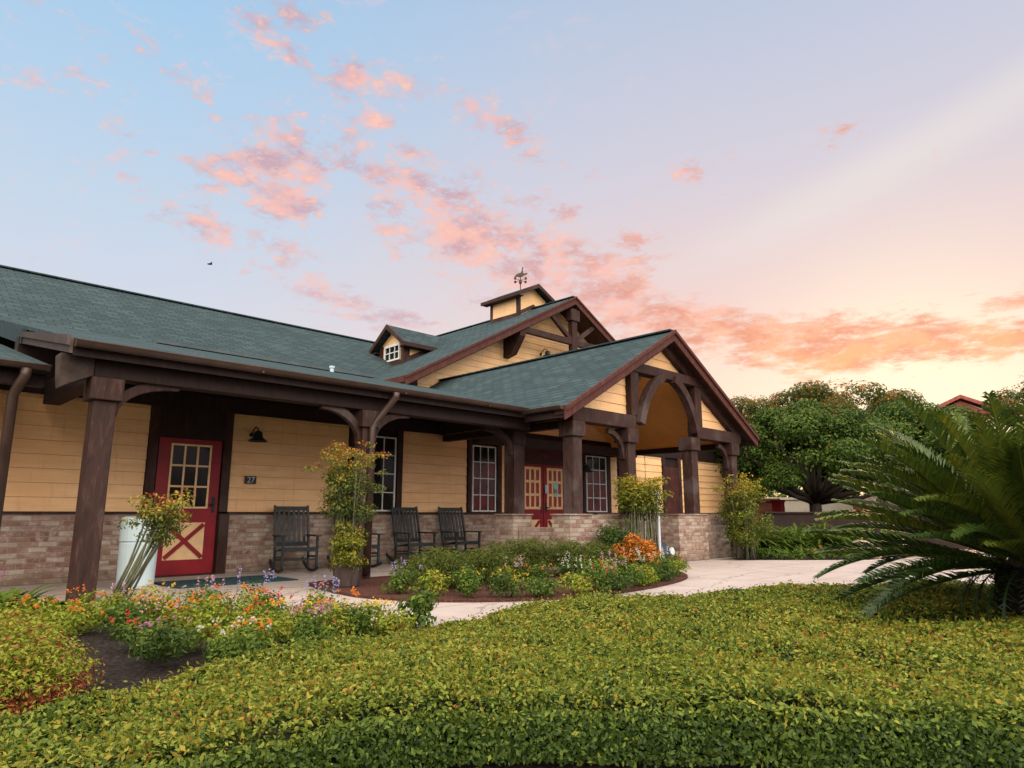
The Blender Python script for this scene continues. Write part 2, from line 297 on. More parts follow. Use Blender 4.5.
# ------------------------------------------------------------------ mesh helpers
def tag(o, label=None, cat=None, group=None, kind=None):
    if label: o['label'] = label
    if cat: o['category'] = cat
    if group: o['group'] = group
    if kind: o['kind'] = kind
    return o
def empty(name, loc, label=None, cat=None, group=None, rz=0):
    o = bpy.data.objects.new(name, None); COL.objects.link(o); o.location = loc; o.rotation_euler = (0, 0, rz); o.empty_display_size = .2
    return tag(o, label, cat, group)
def wloc(o):
    v = Vector((0, 0, 0))
    while o is not None: v += o.location; o = o.parent
    return v
class MB:
    def __init__(s): s.v = []; s.f = []
    def add(s, vs, fs):
        k = len(s.v); s.v += [tuple(x) for x in vs]; s.f += [tuple(i+k for i in f) for f in fs]; return s
    def box(s, x0, x1, y0, y1, z0, z1):
        return s.add([(x0,y0,z0),(x1,y0,z0),(x1,y1,z0),(x0,y1,z0),(x0,y0,z1),(x1,y0,z1),(x1,y1,z1),(x0,y1,z1)],
                     [(0,3,2,1),(4,5,6,7),(0,1,5,4),(1,2,6,5),(2,3,7,6),(3,0,4,7)])
    def prism(s, poly, axis, a, b):                       # poly in the two other axes, extruded a..b
        n = len(poly)
        def P(p, h):
            return {'y': (p[0], h, p[1]), 'x': (h, p[0], p[1]), 'z': (p[0], p[1], h)}[axis]
        vs = [P(p, a) for p in poly] + [P(p, b) for p in poly]
        return s.add(vs, [tuple(range(n))[::-1], tuple(range(n, 2*n))] + [(i, (i+1) % n, n+(i+1) % n, n+i) for i in range(n)])
    def bar(s, p, q, w, h, up=(0, 0, 1)):                 # box beam from p to q
        p, q = Vector(p), Vector(q); d = (q-p).normalized(); r = d.cross(Vector(up))
        if r.length < 1e-4: r = d.cross(Vector((0, 1, 0)))
        r.normalize(); u = r.cross(d)
        c = [(-1,-1),(1,-1),(1,1),(-1,1)]
        vs = [p+r*(a*w/2)+u*(b*h/2) for a, b in c]+[q+r*(a*w/2)+u*(b*h/2) for a, b in c]
        return s.add(vs, [(3,2,1,0),(4,5,6,7),(0,1,5,4),(1,2,6,5),(2,3,7,6),(3,0,4,7)])
    def tube(s, pts, rad, n=8, caps=True):
        pts = [Vector(p) for p in pts]; rs = rad if hasattr(rad, '__len__') else [rad]*len(pts)
        rings = []; prev = None
        for i, p in enumerate(pts):
            d = (pts[min(i+1, len(pts)-1)]-pts[max(i-1, 0)]).normalized()
            a = prev if prev is not None else (Vector((0,0,1)) if abs(d.z) < .9 else Vector((1,0,0)))
            x = (a-d*a.dot(d)).normalized(); prev = x; y = d.cross(x)
            rings.append([p+(x*math.cos(k*2*math.pi/n)+y*math.sin(k*2*math.pi/n))*rs[i] for k in range(n)])
        vs = [v for r in rings for v in r]; fs = []
        for i in range(len(pts)-1):
            for k in range(n): fs.append((i*n+k, i*n+(k+1) % n, (i+1)*n+(k+1) % n, (i+1)*n+k))
        if caps: fs.append(tuple(range(n))[::-1]); fs.append(tuple((len(pts)-1)*n+k for k in range(n)))
        return s.add(vs, fs)
    def ribbon(s, pts, w, h, side):                        # curved timber; side = width axis
        pts = [Vector(p) for p in pts]; side = Vector(side).normalized(); vs = []; fs = []
        for i, p in enumerate(pts):
            d = (pts[min(i+1, len(pts)-1)]-pts[max(i-1, 0)]).normalized(); u = side.cross(d).normalized()
            vs += [p+side*w/2+u*h/2, p-side*w/2+u*h/2, p-side*w/2-u*h/2, p+side*w/2-u*h/2]
        for i in range(len(pts)-1):
            for k in range(4): fs.append((i*4+k, i*4+(k+1) % 4, i*4+4+(k+1) % 4, i*4+4+k))
        fs += [(0, 1, 2, 3), tuple(len(vs)-4+k for k in (3, 2, 1, 0))]
        return s.add(vs, fs)
    def lathe(s, prof, n=24, c=(0, 0, 0)):
        vs = [(c[0]+r*math.cos(k*2*math.pi/n), c[1]+r*math.sin(k*2*math.pi/n), c[2]+z) for r, z in prof for k in range(n)]
        fs = [(i*n+k, i*n+(k+1) % n, (i+1)*n+(k+1) % n, (i+1)*n+k) for i in range(len(prof)-1) for k in range(n)]
        fs += [tuple(range(n))[::-1], tuple((len(prof)-1)*n+k for k in range(n))]
        return s.add(vs, fs)
    def build(s, name, m, parent=None, bevel=0, smooth=False, local=False):
        me = bpy.data.meshes.new(name); o = bpy.data.objects.new(name, me)
        off = Vector((0, 0, 0)) if (parent is None or local) else wloc(parent)
        vs = np.array([tuple(v) for v in s.v], dtype=float)-np.array(tuple(off))
        if parent is None and not local:
            pass
        me.from_pydata(vs.tolist(), [], s.f); me.materials.append(m)
        import bmesh
        bm = bmesh.new(); bm.from_mesh(me); bmesh.ops.recalc_face_normals(bm, faces=bm.faces); bm.to_mesh(me); bm.free()
        if smooth: me.polygons.foreach_set('use_smooth', [True]*len(me.polygons))
        COL.objects.link(o); o.parent = parent
        if bevel:
            b = o.modifiers.new('bevel', 'BEVEL'); b.width = bevel; b.segments = 2; b.limit_method = 'ANGLE'
        return o

def leaves(name, m, parent, cen, nor, size, asp=.5, tint=None, fold=.25, local=False, jitter=.35, spread=.45):
    """many folded four-sided leaves: cen (N,3), nor (N,3) facing, size scalar or (N,)"""
    N = len(cen); cen = np.asarray(cen, float); size = np.broadcast_to(size, (N,)).astype(float)*(1+rng.uniform(-jitter, jitter, N))
    n = np.asarray(nor, float)+rng.normal(0, spread, (N, 3)); n /= np.linalg.norm(n, axis=1)[:, None]+1e-9
    a = rng.normal(0, 1, (N, 3)); a -= n*np.sum(a*n, 1)[:, None]; a /= np.linalg.norm(a, axis=1)[:, None]+1e-9
    b = np.cross(n, a); s2 = size[:, None]
    asp_ = asp
    v0 = cen-a*s2*.5; v2 = cen+a*s2*.5; v1 = cen+b*s2*asp_*.5+n*s2*fold*asp_*.5; v3 = cen-b*s2*asp_*.5+n*s2*fold*asp_*.5
    V = np.stack([v0, v1, v2, v3], 1).reshape(-1, 3)
    return rawquads(name, m, parent, V, tint, tri=True, local=local)
def rawquads(name, m, parent, V, tint=None, tri=False, local=False):
    off = np.zeros(3) if (parent is None or local) else np.array(tuple(wloc(parent)))
    V = V-off; N = len(V)//4
    me = bpy.data.meshes.new(name); me.vertices.add(len(V)); me.vertices.foreach_set('co', V.astype(np.float32).ravel())
    if tri:
        q = np.arange(N)[:, None]*4; idx = np.concatenate([q+0, q+1, q+2, q+0, q+2, q+3], 1).reshape(-1); F = 2*N; k = 3
    else:
        idx = np.arange(4*N); F = N; k = 4
    me.loops.add(len(idx)); me.loops.foreach_set('vertex_index', idx.astype(np.int32))
    me.polygons.add(F); me.polygons.foreach_set('loop_start', (np.arange(F)*k).astype(np.int32)); me.polygons.foreach_set('loop_total', np.full(F, k, np.int32))
    me.update(); tt = rng.random(N) if tint is None else np.clip(tint, 0, 1)
    at = me.attributes.new('tint', 'FLOAT', 'POINT'); at.data.foreach_set('value', np.repeat(tt, 4).astype(np.float32))
    me.materials.append(m); o = bpy.data.objects.new(name, me); COL.objects.link(o); o.parent = parent
    return o
def ball(n, c, r, shell=.55):
    """points in an ellipsoid shell with outward normals"""
    d = rng.normal(0, 1, (n, 3)); d /= np.linalg.norm(d, axis=1)[:, None]
    rr = (shell**3+(1-shell**3)*rng.random(n))**(1/3); r = np.asarray(r, float)*np.ones(3)
    return np.asarray(c)+d*rr[:, None]*r, d
FX, FY = math.cos(R(45.3)), math.sin(R(45.3))
def polar(az, r): a = R(45.3-az); return (math.cos(a)*r, math.sin(a)*r)     # az degrees right of the view axis

# ------------------------------------------------------------------ ground, paths, beds
def sheet(name, poly, z, m, thick=None, parent=None):
    mb = MB()
    if thick: mb.prism(poly, 'z', z-thick, z)
    else: mb.add([(x, y, z) for x, y in poly], [tuple(range(len(poly)))])
    return mb.build(name, m, parent)
g = sheet('ground', [(900*math.cos(a), 900*math.sin(a)) for a in np.linspace(0, 2*math.pi, 49)[:-1]], -.05, M['ground']); tag(g, kind='structure')
def smoothpoly(pts, k=6):
    P = [np.array(p, float) for p in pts]; n = len(P); o = []
    for i in range(n):
        a, b, c, d_ = P[i-1], P[i], P[(i+1) % n], P[(i+2) % n]
        for j in range(k):
            u = j/k; o.append(tuple(.5*((2*b)+(-a+c)*u+(2*a-5*b+4*c-d_)*u*u+(-a+3*b-3*c+d_)*u**3)))
    return o
tag(sheet('mulch_bed', [(-6, -3), (14, -9), (15, -2), (9, 3.4), (4.5, 6.5), (3.2, 9.0), (-6, 9.2)], -.022, M['mulch']), kind='structure')
path = [(-8, 8.35), (1.2, 8.35), (2.2, 8.1), (2.75, 7.3), (3.0, 6.4), (3.35, 5.6), (3.5, 5.0), (3.85, 4.6), (5.0, 4.0), (6.4, 3.45), (8.0, 2.6), (10, .9), (13, -2.5), (18, -9),
        (34, -9), (26, -1), (21, 3.0), (17.4, 5.05), (15.44, 5.15), (14.4, 6.1), (13.8, 6.75), (13.3, 7.1), (13.15, 7.48), (15.4, 7.48), (15.4, 11.3), (-8, 11.3)]
tag(sheet('walkway', path, 0, M['conc'], .045), kind='structure')
isl = smoothpoly([(5.0, 8.75), (4.6, 8.3), (4.45, 7.5), (4.45, 6.7), (4.9, 5.85), (5.9, 5.22), (7.35, 5.12), (9.1, 5.55), (10.2, 6.5), (10.55, 7.1), (10.0, 7.48), (8.75, 7.48), (8.6, 8.4), (7.0, 8.7)])
tag(sheet('island_mulch_bed', isl, .03, M['redmulch'], .028), kind='structure')
tag(sheet('side_mulch_bed', [(13.55, 7.3), (13.9, 6.8), (14.5, 6.15), (15.5, 5.25), (17.4, 5.15), (21, 3.2), (27, -1), (34, 2), (26, 12), (16, 11), (15.5, 7.4)], .012, M['mulch']), kind='structure')

# ------------------------------------------------------------------ the building
B = empty('timber_store', (8.0, 11.28, 0), 'low timbered store with cream siding, brick base and green shingle roof', 'building')
def bpart(mb, name, m, bevel=0, parent=None, smooth=False): return mb.build(name, m, parent or B, bevel, smooth)
YW = 11.28
def siding(z0, z1, lf, rf, pos, facing='y', lap=.195, dep=.018, start=None):
    """horizontal lap boards between left(z) and right(z); facing -y (x runs along) or -x (y runs along)"""
    mb = MB(); z = z0; k = 0
    while z < z1-.01:
        zt = min(z+lap, z1); zt_ = zt-.004
        l0, r0, l1, r1 = lf(z), rf(z), lf(zt_), rf(zt_)
        if r0-l0 > .01:
            if r1 < l1: l1 = r1 = (l1+r1)/2
            a, b, c = pos-dep, pos-.003, pos+.02
            if facing == 'y': P = lambda h, o, zz: (h, o, zz)
            elif facing == 'x': P = lambda h, o, zz: (o, h, zz)
            mb.add([P(l0, a, z), P(r0, a, z), P(r1, b, zt_), P(l1, b, zt_), P(l0, c, z), P(r0, c, z), P(r1, c, zt_), P(l1, c, zt_)],
                   [(0,1,2,3),(4,7,6,5),(0,4,5,1),(1,5,6,2),(2,6,7,3),(3,7,4,0)])
        z = zt
    return mb
def const(c): return lambda z: c
# dark timber wall that everything is set on, brick base, siding
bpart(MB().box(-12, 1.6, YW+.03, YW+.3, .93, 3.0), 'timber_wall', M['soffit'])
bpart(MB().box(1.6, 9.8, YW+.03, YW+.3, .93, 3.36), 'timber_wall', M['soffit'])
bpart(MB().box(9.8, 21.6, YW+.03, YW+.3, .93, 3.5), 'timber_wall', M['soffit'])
for a, b in ((-12, 3.36), (4.64, 11.34), (13.04, 21.6)):
    bpart(MB().box(a, b, YW-.05, YW+.3, -.03, .93), 'brick_wall', M['brick'])
    bpart(MB().box(a, b, YW-.085, YW+.025, .93, .965), 'sill_board', M['timber'])
for a, b in ((-11, -2.1), (-1.9, 3.36), (4.64, 6.84), (8.08, 9.78), (10.82, 11.0), (13.5, 13.68), (14.86, 15.18), (15.78, 16.5), (16.54, 17.36), (18.38, 18.58), (19.35, 21.4)):
    bpart(siding(.966, 2.58, const(a), const(b), YW+.012), 'siding_panel', M['siding'])
    for x in (a, b): bpart(MB().box(x-.035 if x == b else x-.04, x+.04 if x == b else x+.035, YW-.02, YW+.028, .967, 2.60), 'trim_board', M['timber']) if False else None
bpart(MB().box(-12, 21.5, YW-.03, YW+.028, 2.582, 2.82), 'frieze_board', M['soffit'])
for a, b in ((3.37, 3.5), (4.5, 4.635), (11.2, 11.42), (12.98, 13.18), (6.86, 7.0), (7.94, 8.06), (9.8, 9.88), (10.66, 10.8), (13.7, 13.78), (14.7, 14.84), (17.38, 17.5), (18.2, 18.36), (18.6, 18.7), (19.2, 19.33)):
    bpart(MB().box(a, b, YW-.045, YW+.027, .966, 2.581), 'trim_board', M['timber'])
for a, b in ((3.36, 3.5), (4.5, 4.66), (11.2, 11.42), (12.98, 13.18)):
    bpart(MB().box(a+.003, b-.003, YW-.09, YW+.2, 0, .929), 'door_jamb', M['timber'])

def window(x0, x1, z0, z1, cols, rows, y, red=False, parent=B):
    w = .028
    fr = MB().box(x0, x0+w, y-.03, y+.01, z0, z1).box(x1-w, x1, y-.03, y+.01, z0, z1).box(x0+w, x1-w, y-.03, y+.01, z0, z0+w).box(x0+w, x1-w, y-.03, y+.01, z1-w, z1)
    win = fr.build('window', M['white'], parent)
    zc = z1-(z1-z0)/rows
    MB().box(x0+w, x1-w, y-.008, y+.004, zc if red else z0+w, z1-w).build('pane', M['glass'], win)
    if red: MB().box(x0+w, x1-w, y-.008, y+.004, z0+w, zc-.002).build('red_pane_sheet', M['redglass'], win)  # added red sheet stands in for the red in the lower panes
    mu = MB()
    for i in range(1, cols): x = x0+(x1-x0)*i/cols; mu.box(x-.009, x+.009, y-.024, y-.009, z0+w, z1-w)
    for i in range(1, rows): z = z0+(z1-z0)*i/rows; mu.box(x0+w, x1-w, y-.022, y-.0095, z-.009, z+.009)
    mu.build('muntins', M['white'], win)
    return win
window(7.05, 7.90, .98, 2.42, 3, 4, YW-.01)
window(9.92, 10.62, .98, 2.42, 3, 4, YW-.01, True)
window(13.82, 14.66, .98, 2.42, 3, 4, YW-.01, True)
window(15.28, 15.7, .98, 2.42, 2, 4, YW-.01)

def door(x0, x1, y, gx0, gx1, gz0, gz1, glassm, mun, zt=2.1, hs=1, swap=False):
    dn = MB().box(x0, x1, y, y+.045, .02, zt).build('door', M['red'], B, bevel=.004)
    MB().box(gx0, gx1, y-.006, y-.002, gz0, gz1).build('glass', glassm, dn)
    mu = MB(); w = mun
    for i in range(4): x = gx0+(gx1-gx0)*i/3; mu.box(x-w, x+w, y-.022, y-.007, gz0-w, gz1+w)
    for i in range(4): z = gz0+(gz1-gz0)*i/3; mu.box(gx0, gx1, y-.020, y-.0075, z-w, z+w)
    mu.build('muntins', M['cream'], dn)
    pz0, pz1 = .24, .80
    MB().box(gx0, gx1, y-.006, y-.002, pz0, pz1).build('cross_panel', M['cream'], dn)
    cx = (gx0+gx1)/2; cz = (pz0+pz1)/2
    cr = MB().bar((gx0+.02, y-.018, pz0+.03), (gx1-.02, y-.018, pz1-.03), .018, .06, (0, 0, 1)).bar((gx0+.02, y-.021, pz1-.03), (gx1-.02, y-.021, pz0+.03), .018, .06, (0, 0, 1))
    cr.build('cross_brace', M['red'], dn)
    hx = x1-.07 if hs > 0 else x0+.07
    MB().box(hx-.025, hx+.025, y-.012, y-.001, .95, 1.2).tube([(hx, y-.02, 1.08), (hx, y-.06, 1.08), (hx-.09*hs, y-.06, 1.08)], .011, 8).build('door_handle', M['black'], dn)
    return dn
door(3.52, 4.48, YW-.02, 3.71, 4.30, 1.03, 2.0, M['glass'], .014)
bpart(MB().box(3.5, 4.5, YW-.05, YW+.02, 2.103, 2.58), 'door_head', M['soffit'])
bpart(MB().box(3.5, 4.5, YW-.12, YW+.2, .001, .02), 'door_sill', M['timber'])
d1 = door(11.42, 12.19, YW-.02, 11.55, 12.06, 1.07, 2.0, M['doorglass'], .03, hs=1)
d2 = door(12.21, 12.98, YW-.02, 12.34, 12.85, 1.07, 2.0, M['doorglass'], .03, hs=-1)
MB().box(12.24, 12.33, YW-.05, YW-.042, 1.42, 1.62).build('notice', M['signblue'], d2)
MB().prism([(12.62+.085*math.cos(a), 1.60+.10*math.sin(a)) for a in np.linspace(0, 6.28, 17)[:-1]], 'y', YW-.052, YW-.045).box(12.56, 12.69, YW-.052, YW-.045, 1.34, 1.495).build('round_sticker', M['teal'], d2)
MB().prism([(12.62+.055*math.cos(a), 1.47+.055*math.sin(a)) for a in np.linspace(0, 6.28, 17)[:-1]], 'y', YW-.056, YW-.0525).build('white_disc', M['p_white'], d2)
bpart(MB().box(11.42, 12.98, YW-.03, YW+.02, 2.103, 2.58), 'door_head', plain((.045, .006, .008), .2, 3, .5, 'dark_red_head'))  # door head in a deeper red than the doors
# recessed doorway at the right end of the porch
bpart(MB().box(17.5, 18.2, YW-.03, YW+.02, .966, 2.3), 'side_door', plain((.06, .02, .016), .3, 4, .5, 'dark_red_brown_door'))
def text(name, body, size, loc, m, parent, rz=0, ext=.004):
    cu = bpy.data.curves.new(name, 'FONT'); cu.body = body; cu.size = size; cu.extrude = ext; cu.align_x = 'CENTER'
    o = bpy.data.objects.new(name, cu); COL.objects.link(o); bpy.context.view_layer.update()
    me = bpy.data.meshes.new_from_object(o); bpy.data.objects.remove(o)
    me.transform(Matrix.Rotation(rz, 4, 'Z') @ Matrix.Rotation(R(90), 4, 'X')); me.materials.append(m)
    o = bpy.data.objects.new(name, me); COL.objects.link(o); o.parent = parent
    o.location = Vector(loc)-(wloc(parent) if parent else Vector((0, 0, 0)))
    return o
text('street_number', '2765', .17, (12.18, YW-.04, 2.26), M['letterbrown'], B)

# roofs
def slab(name, pts, th, m, parent=None):          # pts: 4 top corners
    a, b, c = (Vector(p) for p in pts[:3]); n = (b-a).cross(c-b).normalized()
    if n.z < 0: n = -n
    k = len(pts); mb = MB(); mb.add([Vector(p) for p in pts]+[Vector(p)-n*th for p in pts], [tuple(range(k)), tuple(range(2*k-1, k-1, -1))]+[(i, (i+1) % k, k+(i+1) % k, k+i) for i in range(k)])
    return bpart(mb, name, m, parent=parent)
LE = lambda y: 2.79+.243*(y-8.35)                 # lean-to slope
lean = slab('porch_roof', [(1.66, 8.35, LE(8.35)), (8.80, 8.35, LE(8.35)), (12.1, 16.05, LE(16.05)), (1.66, 16.05, LE(16.05))], .05, M['shingle_y'])
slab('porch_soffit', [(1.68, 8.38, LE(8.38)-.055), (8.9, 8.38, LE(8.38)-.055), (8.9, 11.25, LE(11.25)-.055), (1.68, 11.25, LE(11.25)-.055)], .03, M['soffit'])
slab('porch_roof', [(15.45, 11.0, LE(11.0)+.1), (21.9, 11.0, LE(11.0)+.1), (21.9, 16.05, LE(16.05)+.1), (15.45, 16.05, LE(16.05)+.1)], .1, M['shingle_y'])
bpart(MB().box(-12, 1.56, 11.6, 11.8, 2.6, 3.0), 'timber_wall', M['soffit'])
# cheek and rake board at the left end of the porch roof
bpart(MB().prism([(8.33, LE(8.33)-.17), (8.33, LE(8.33)+.004), (11.2, LE(11.2)-.10), (11.2, LE(11.2)-.25)], 'x', 1.625, 1.655), 'rake_board', M['gutter'])
bpart(MB().prism([(11.2, LE(11.2)-.26), (11.2, LE(11.2)-.055), (16.0, LE(16.0)-.055), (16.0, LE(16.0)-.26)], 'x', 1.61, 1.66), 'step_flashing', M['shingle_x'])
bpart(MB().prism([(8.31, LE(8.33)-.09), (8.31, LE(8.33)+.02), (11.2, LE(11.2)-.09), (11.2, LE(11.2)-.16)], 'x', 1.585, 1.622), 'rake_moulding', M['gutter'])
LB = lambda y: 2.60+.243*(y-9.1)
slab('side_porch_roof', [(-12, 9.1, LB(9.1)), (1.60, 9.1, LB(9.1)), (1.60, 16.05, LB(16.05)), (-12, 16.05, LB(16.05))], .05, M['shingle_y'])
slab('side_porch_soffit', [(-12, 9.12, LB(9.12)-.055), (1.58, 9.12, LB(9.12)-.055), (1.58, 11.25, LB(11.25)-.055), (-12, 11.25, LB(11.25)-.055)], .03, M['soffit'])
bpart(MB().box(-12, 1.6, 9.2, 9.36, 2.36, 2.50), 'porch_beam', M['soffit'])
def gutter(name, p, q, r=.062, m='gutter'):
    p, q = Vector(p), Vector(q); d = (q-p).normalized(); s_ = Vector((d.y, -d.x, 0)); mb = MB(); vs = []
    prof = [(r*math.cos(a), r*math.sin(a)) for a in np.linspace(0, -math.pi, 9)]; prof = [(r+.012, .0), (r+.012, .012)]+prof[1:-1]+[(-r, .03)]
    n = len(prof); vs = [p+s_*a+Vector((0, 0, b)) for a, b in prof]+[q+s_*a+Vector((0, 0, b)) for a, b in prof]
    mb.add(vs, [(i, i+1, n+i+1, n+i) for i in range(n-1)]+[tuple(range(n)), tuple(range(n, 2*n))[::-1]])
    return bpart(mb, name, M[m], smooth=False)
gutter('gutter', (1.66, 8.27, 2.745), (8.50, 8.27, 2.745), .066)
bpart(MB().box(1.66, 8.6, 8.345, 8.375, 2.60, 2.735), 'fascia_board', M['soffit'])
gutter('gutter', (-12, 9.03, 2.565), (1.6, 9.03, 2.565), .055)
for x in (3.7, 5.9, 7.6): bpart(MB().box(x-.012, x+.012, 8.19, 8.34, 2.68, 2.70), 'gutter_strap', M['gutter'])
# main upper roof
ZR = 6.99; YR = 20.5
slab('main_roof', [(-16, 15.98, 4.60), (17.0, 15.98, 4.60), (17.0, YR, ZR), (-16, YR, ZR)], .12, M['shingle_y'])
slab('main_roof', [(-16, YR, ZR), (17.0, YR, ZR), (17.0, 30, 2.6), (-16, 30, 2.6)], .12, M['shingle_y'])
bpart(MB().bar((-16, YR, ZR+.01), (17.0, YR, ZR+.01), .22, .035), 'ridge_cap', M['shingle_y'])
bpart(MB().box(4.7, 10.3, 15.80, 16.02, 4.625, 4.70), 'flashing_strip', plain((.06, .08, .085), .2, 3, .6, 'grey_green_flashing'))
# cross gable wing
AX, AZ, SL = 17.04, 8.12, .536
gz = lambda x, off=0: AZ-SL*abs(x-AX)-off
left = slab('wing_roof', [(10.2, 14.2, gz(10.2)), (AX, 14.2, AZ), (AX, 29, AZ), (10.2, 29, gz(10.2))], .12, M['shingle_x'])
slab('wing_roof', [(AX, 14.2, AZ), (23.88, 14.2, gz(23.88)), (23.88, 29, gz(23.88)), (AX, 29, AZ)], .12, M['shingle_x'])
bpart(MB().bar((AX, 14.2, AZ+.01), (AX, 29, AZ+.01), .22, .03), 'ridge_cap', M['shingle_x'])
def rake(xa, za, x0, sl, y, w, th, off=0):     # one bargeboard from apex to the eave end at x0
    f = lambda x: za-sl*abs(x-xa)-off
    return MB().prism([(xa, za-off), (x0, f(x0)), (x0, f(x0)-w), (xa, za-off-w*1.0)], 'y', y, y+th)
for x in (10.17, 23.91):
    bpart(rake(AX, AZ, x, SL, 14.17, .24, .05, .02), 'bargeboard', M['trim'], .004)
    bpart(rake(AX, AZ, x, SL, 14.13, .07, .035, -.012), 'rake_moulding', M['trim'])
    bpart(rake(AX, AZ, x, SL, 14.24, .16, .76, .13), 'wing_soffit', M['timber'])
bpart(MB().box(10.14, 10.2, 14.2, 29, 4.27, 4.44), 'fascia_board', M['trim'])
lf = lambda z: max(11.0, AX-(AZ-.2-z)/SL); rf = lambda z: min(23.1, AX+(AZ-.2-z)/SL)
bpart(siding(3.7, 7.85, lf, rf, 15.0), 'siding_wall', M['siding'])
bpart(MB().prism([(11, 3.6), (23.1, 3.6), (23.1, 4.5), (AX, 7.7), (11, 4.5)], 'y', 15.03, 15.2), 'timber_wall', M['soffit'])
bpart(MB().box(10.93, 11.14, 14.95, 15.03, 3.6, 4.6), 'corner_board', M['timber'])
bpart(MB().box(10.98, 11.1, 15.1, 28, 3.3, 4.5), 'side_wall', M['siding'])
# decorative truss on the wing gable
YG = 14.32
bpart(MB().bar((14.45, YG, 6.56), (19.6, YG, 6.56), .15, .2), 'collar_beam', M['timber'], .01)
bpart(MB().box(AX-.13, AX+.13, YG-.09, YG+.09, 6.2, 7.72), 'king_post', M['timber'], .01)
bpart(MB().box(AX-.22, AX+.22, YG-.14, YG+.12, 7.28, 7.66), 'king_post_head', M['timber'], .01)
for s_ in (-1, 1): bpart(MB().bar((AX+s_*.1, YG-.01, 6.6), (AX+s_*1.1, YG-.01, 7.3), .11, .14), 'diagonal_brace', M['timber'], .006)
for s_ in (-1, 1):
    x = AX+s_*2.48
    bpart(MB().prism([(14.98, 6.46), (14.22, 6.46), (14.24, 6.32), (14.62, 5.80), (14.98, 5.72)], 'x', x-.12, x+.12), 'corbel', M['timber'], .01)
# dormer on the left slope of the wing
def dormer():
    x0, yc, hw = 12.36, 18.0, .66; zb = gz(x0); ze = 6.34; za = 6.78
    D = MB(); xe = AX-(AZ-ze)/SL
    xin = lambda z: AX-(AZ-z)/SL
    D.prism([(yc-hw, zb-.15), (yc-hw, ze), (yc, za), (yc+hw, ze), (yc+hw, zb-.15)], 'x', x0+.03, x0+1.6)
    Dm = D.build('dormer', M['siding'], B)
    fr = MB().box(x0-.03, x0+.04, yc-hw-.03, yc-hw+.13, zb-.02, ze).box(x0-.03, x0+.04, yc+hw-.13, yc+hw+.03, zb-.02, ze).box(x0-.035, x0+.035, yc-hw, yc+hw, zb-.03, zb+.13)
    fr.box(x0+.041, x0+.2, yc-hw-.03, yc-hw+.1, zb-.02, ze)
    fr.add([(x0+.1, yc-hw-.035, gz(x0+.1)+.0), (xe, yc-hw-.035, ze-.03), (xe, yc-hw-.035, ze+.1), (x0+.1, yc-hw-.035, gz(x0+.1)+.16),
            (x0+.1, yc-hw+.02, gz(x0+.1)+.0), (xe, yc-hw+.02, ze-.03), (xe, yc-hw+.02, ze+.1), (x0+.1, yc-hw+.02, gz(x0+.1)+.16)], [(0,1,2,3),(4,7,6,5),(0,4,5,1),(3,2,6,7),(0,3,7,4),(1,5,6,2)])
    fr.build('dormer_trim', M['timber'], Dm)
    y0, y1, z0, z1 = yc-.42, yc+.42, zb+.16, ze-.02; w = .05
    wf_ = MB().box(x0-.02, x0+.025, y0, y0+w, z0, z1).box(x0-.02, x0+.025, y1-w, y1, z0, z1).box(x0-.018, x0+.025, y0+w, y1-w, z0, z0+w).box(x0-.018, x0+.025, y0+w, y1-w, z1-w*1.6, z1)
    for i in (1, 2): y = y0+(y1-y0)*i/3; wf_.box(x0-.008, x0+.02, y-.014, y+.014, z0+w, z1-w)
    wf_.box(x0-.006, x0+.02, y0+w, y1-w, (z0+z1)/2-.014, (z0+z1)/2+.014)
    wf_.build('dormer_window_frame', M['white'], Dm)
    MB().box(x0+.021, x0+.028, y0, y1, z0, z1).build('dormer_pane', M['glass'], Dm)
    xr = x0-.24; oh = .26; zE = ze-.10; zA = za+.16
    for s_ in (-1, 1):
        ye = yc+s_*(hw+oh)
        p = [(xr, yc, zA), (xr, ye, zE), (xin(zE), ye, zE), (xin(zA), yc, zA)]
        slab('dormer_roof', p, .07, M['shingle_y'], Dm)
        k = MB().add([(xr-.02, yc, zA+.01), (xr-.02, ye+s_*.02, zE), (xr-.02, ye+s_*.02, zE-.15), (xr-.02, yc, zA-.15),
                      (xr+.05, yc, zA+.01), (xr+.05, ye+s_*.02, zE), (xr+.05, ye+s_*.02, zE-.15), (xr+.05, yc, zA-.15)], [(0,1,2,3),(7,6,5,4),(0,4,5,1),(1,5,6,2),(2,6,7,3),(3,7,4,0)])
        k.build('dormer_bargeboard', M['timber'], Dm)
        MB().box(xr, xin(zE)+.1, min(ye, ye+s_*.03), max(ye, ye+s_*.03), zE-.13, zE-.01).build('dormer_fascia', M['timber'], Dm)
        MB().box(xr+.05, xin(zE), min(ye, yc+s_*hw), max(ye, yc+s_*hw), zE-.14, zE-.10).build('dormer_eave_soffit', M['timber'], Dm)
dormer()
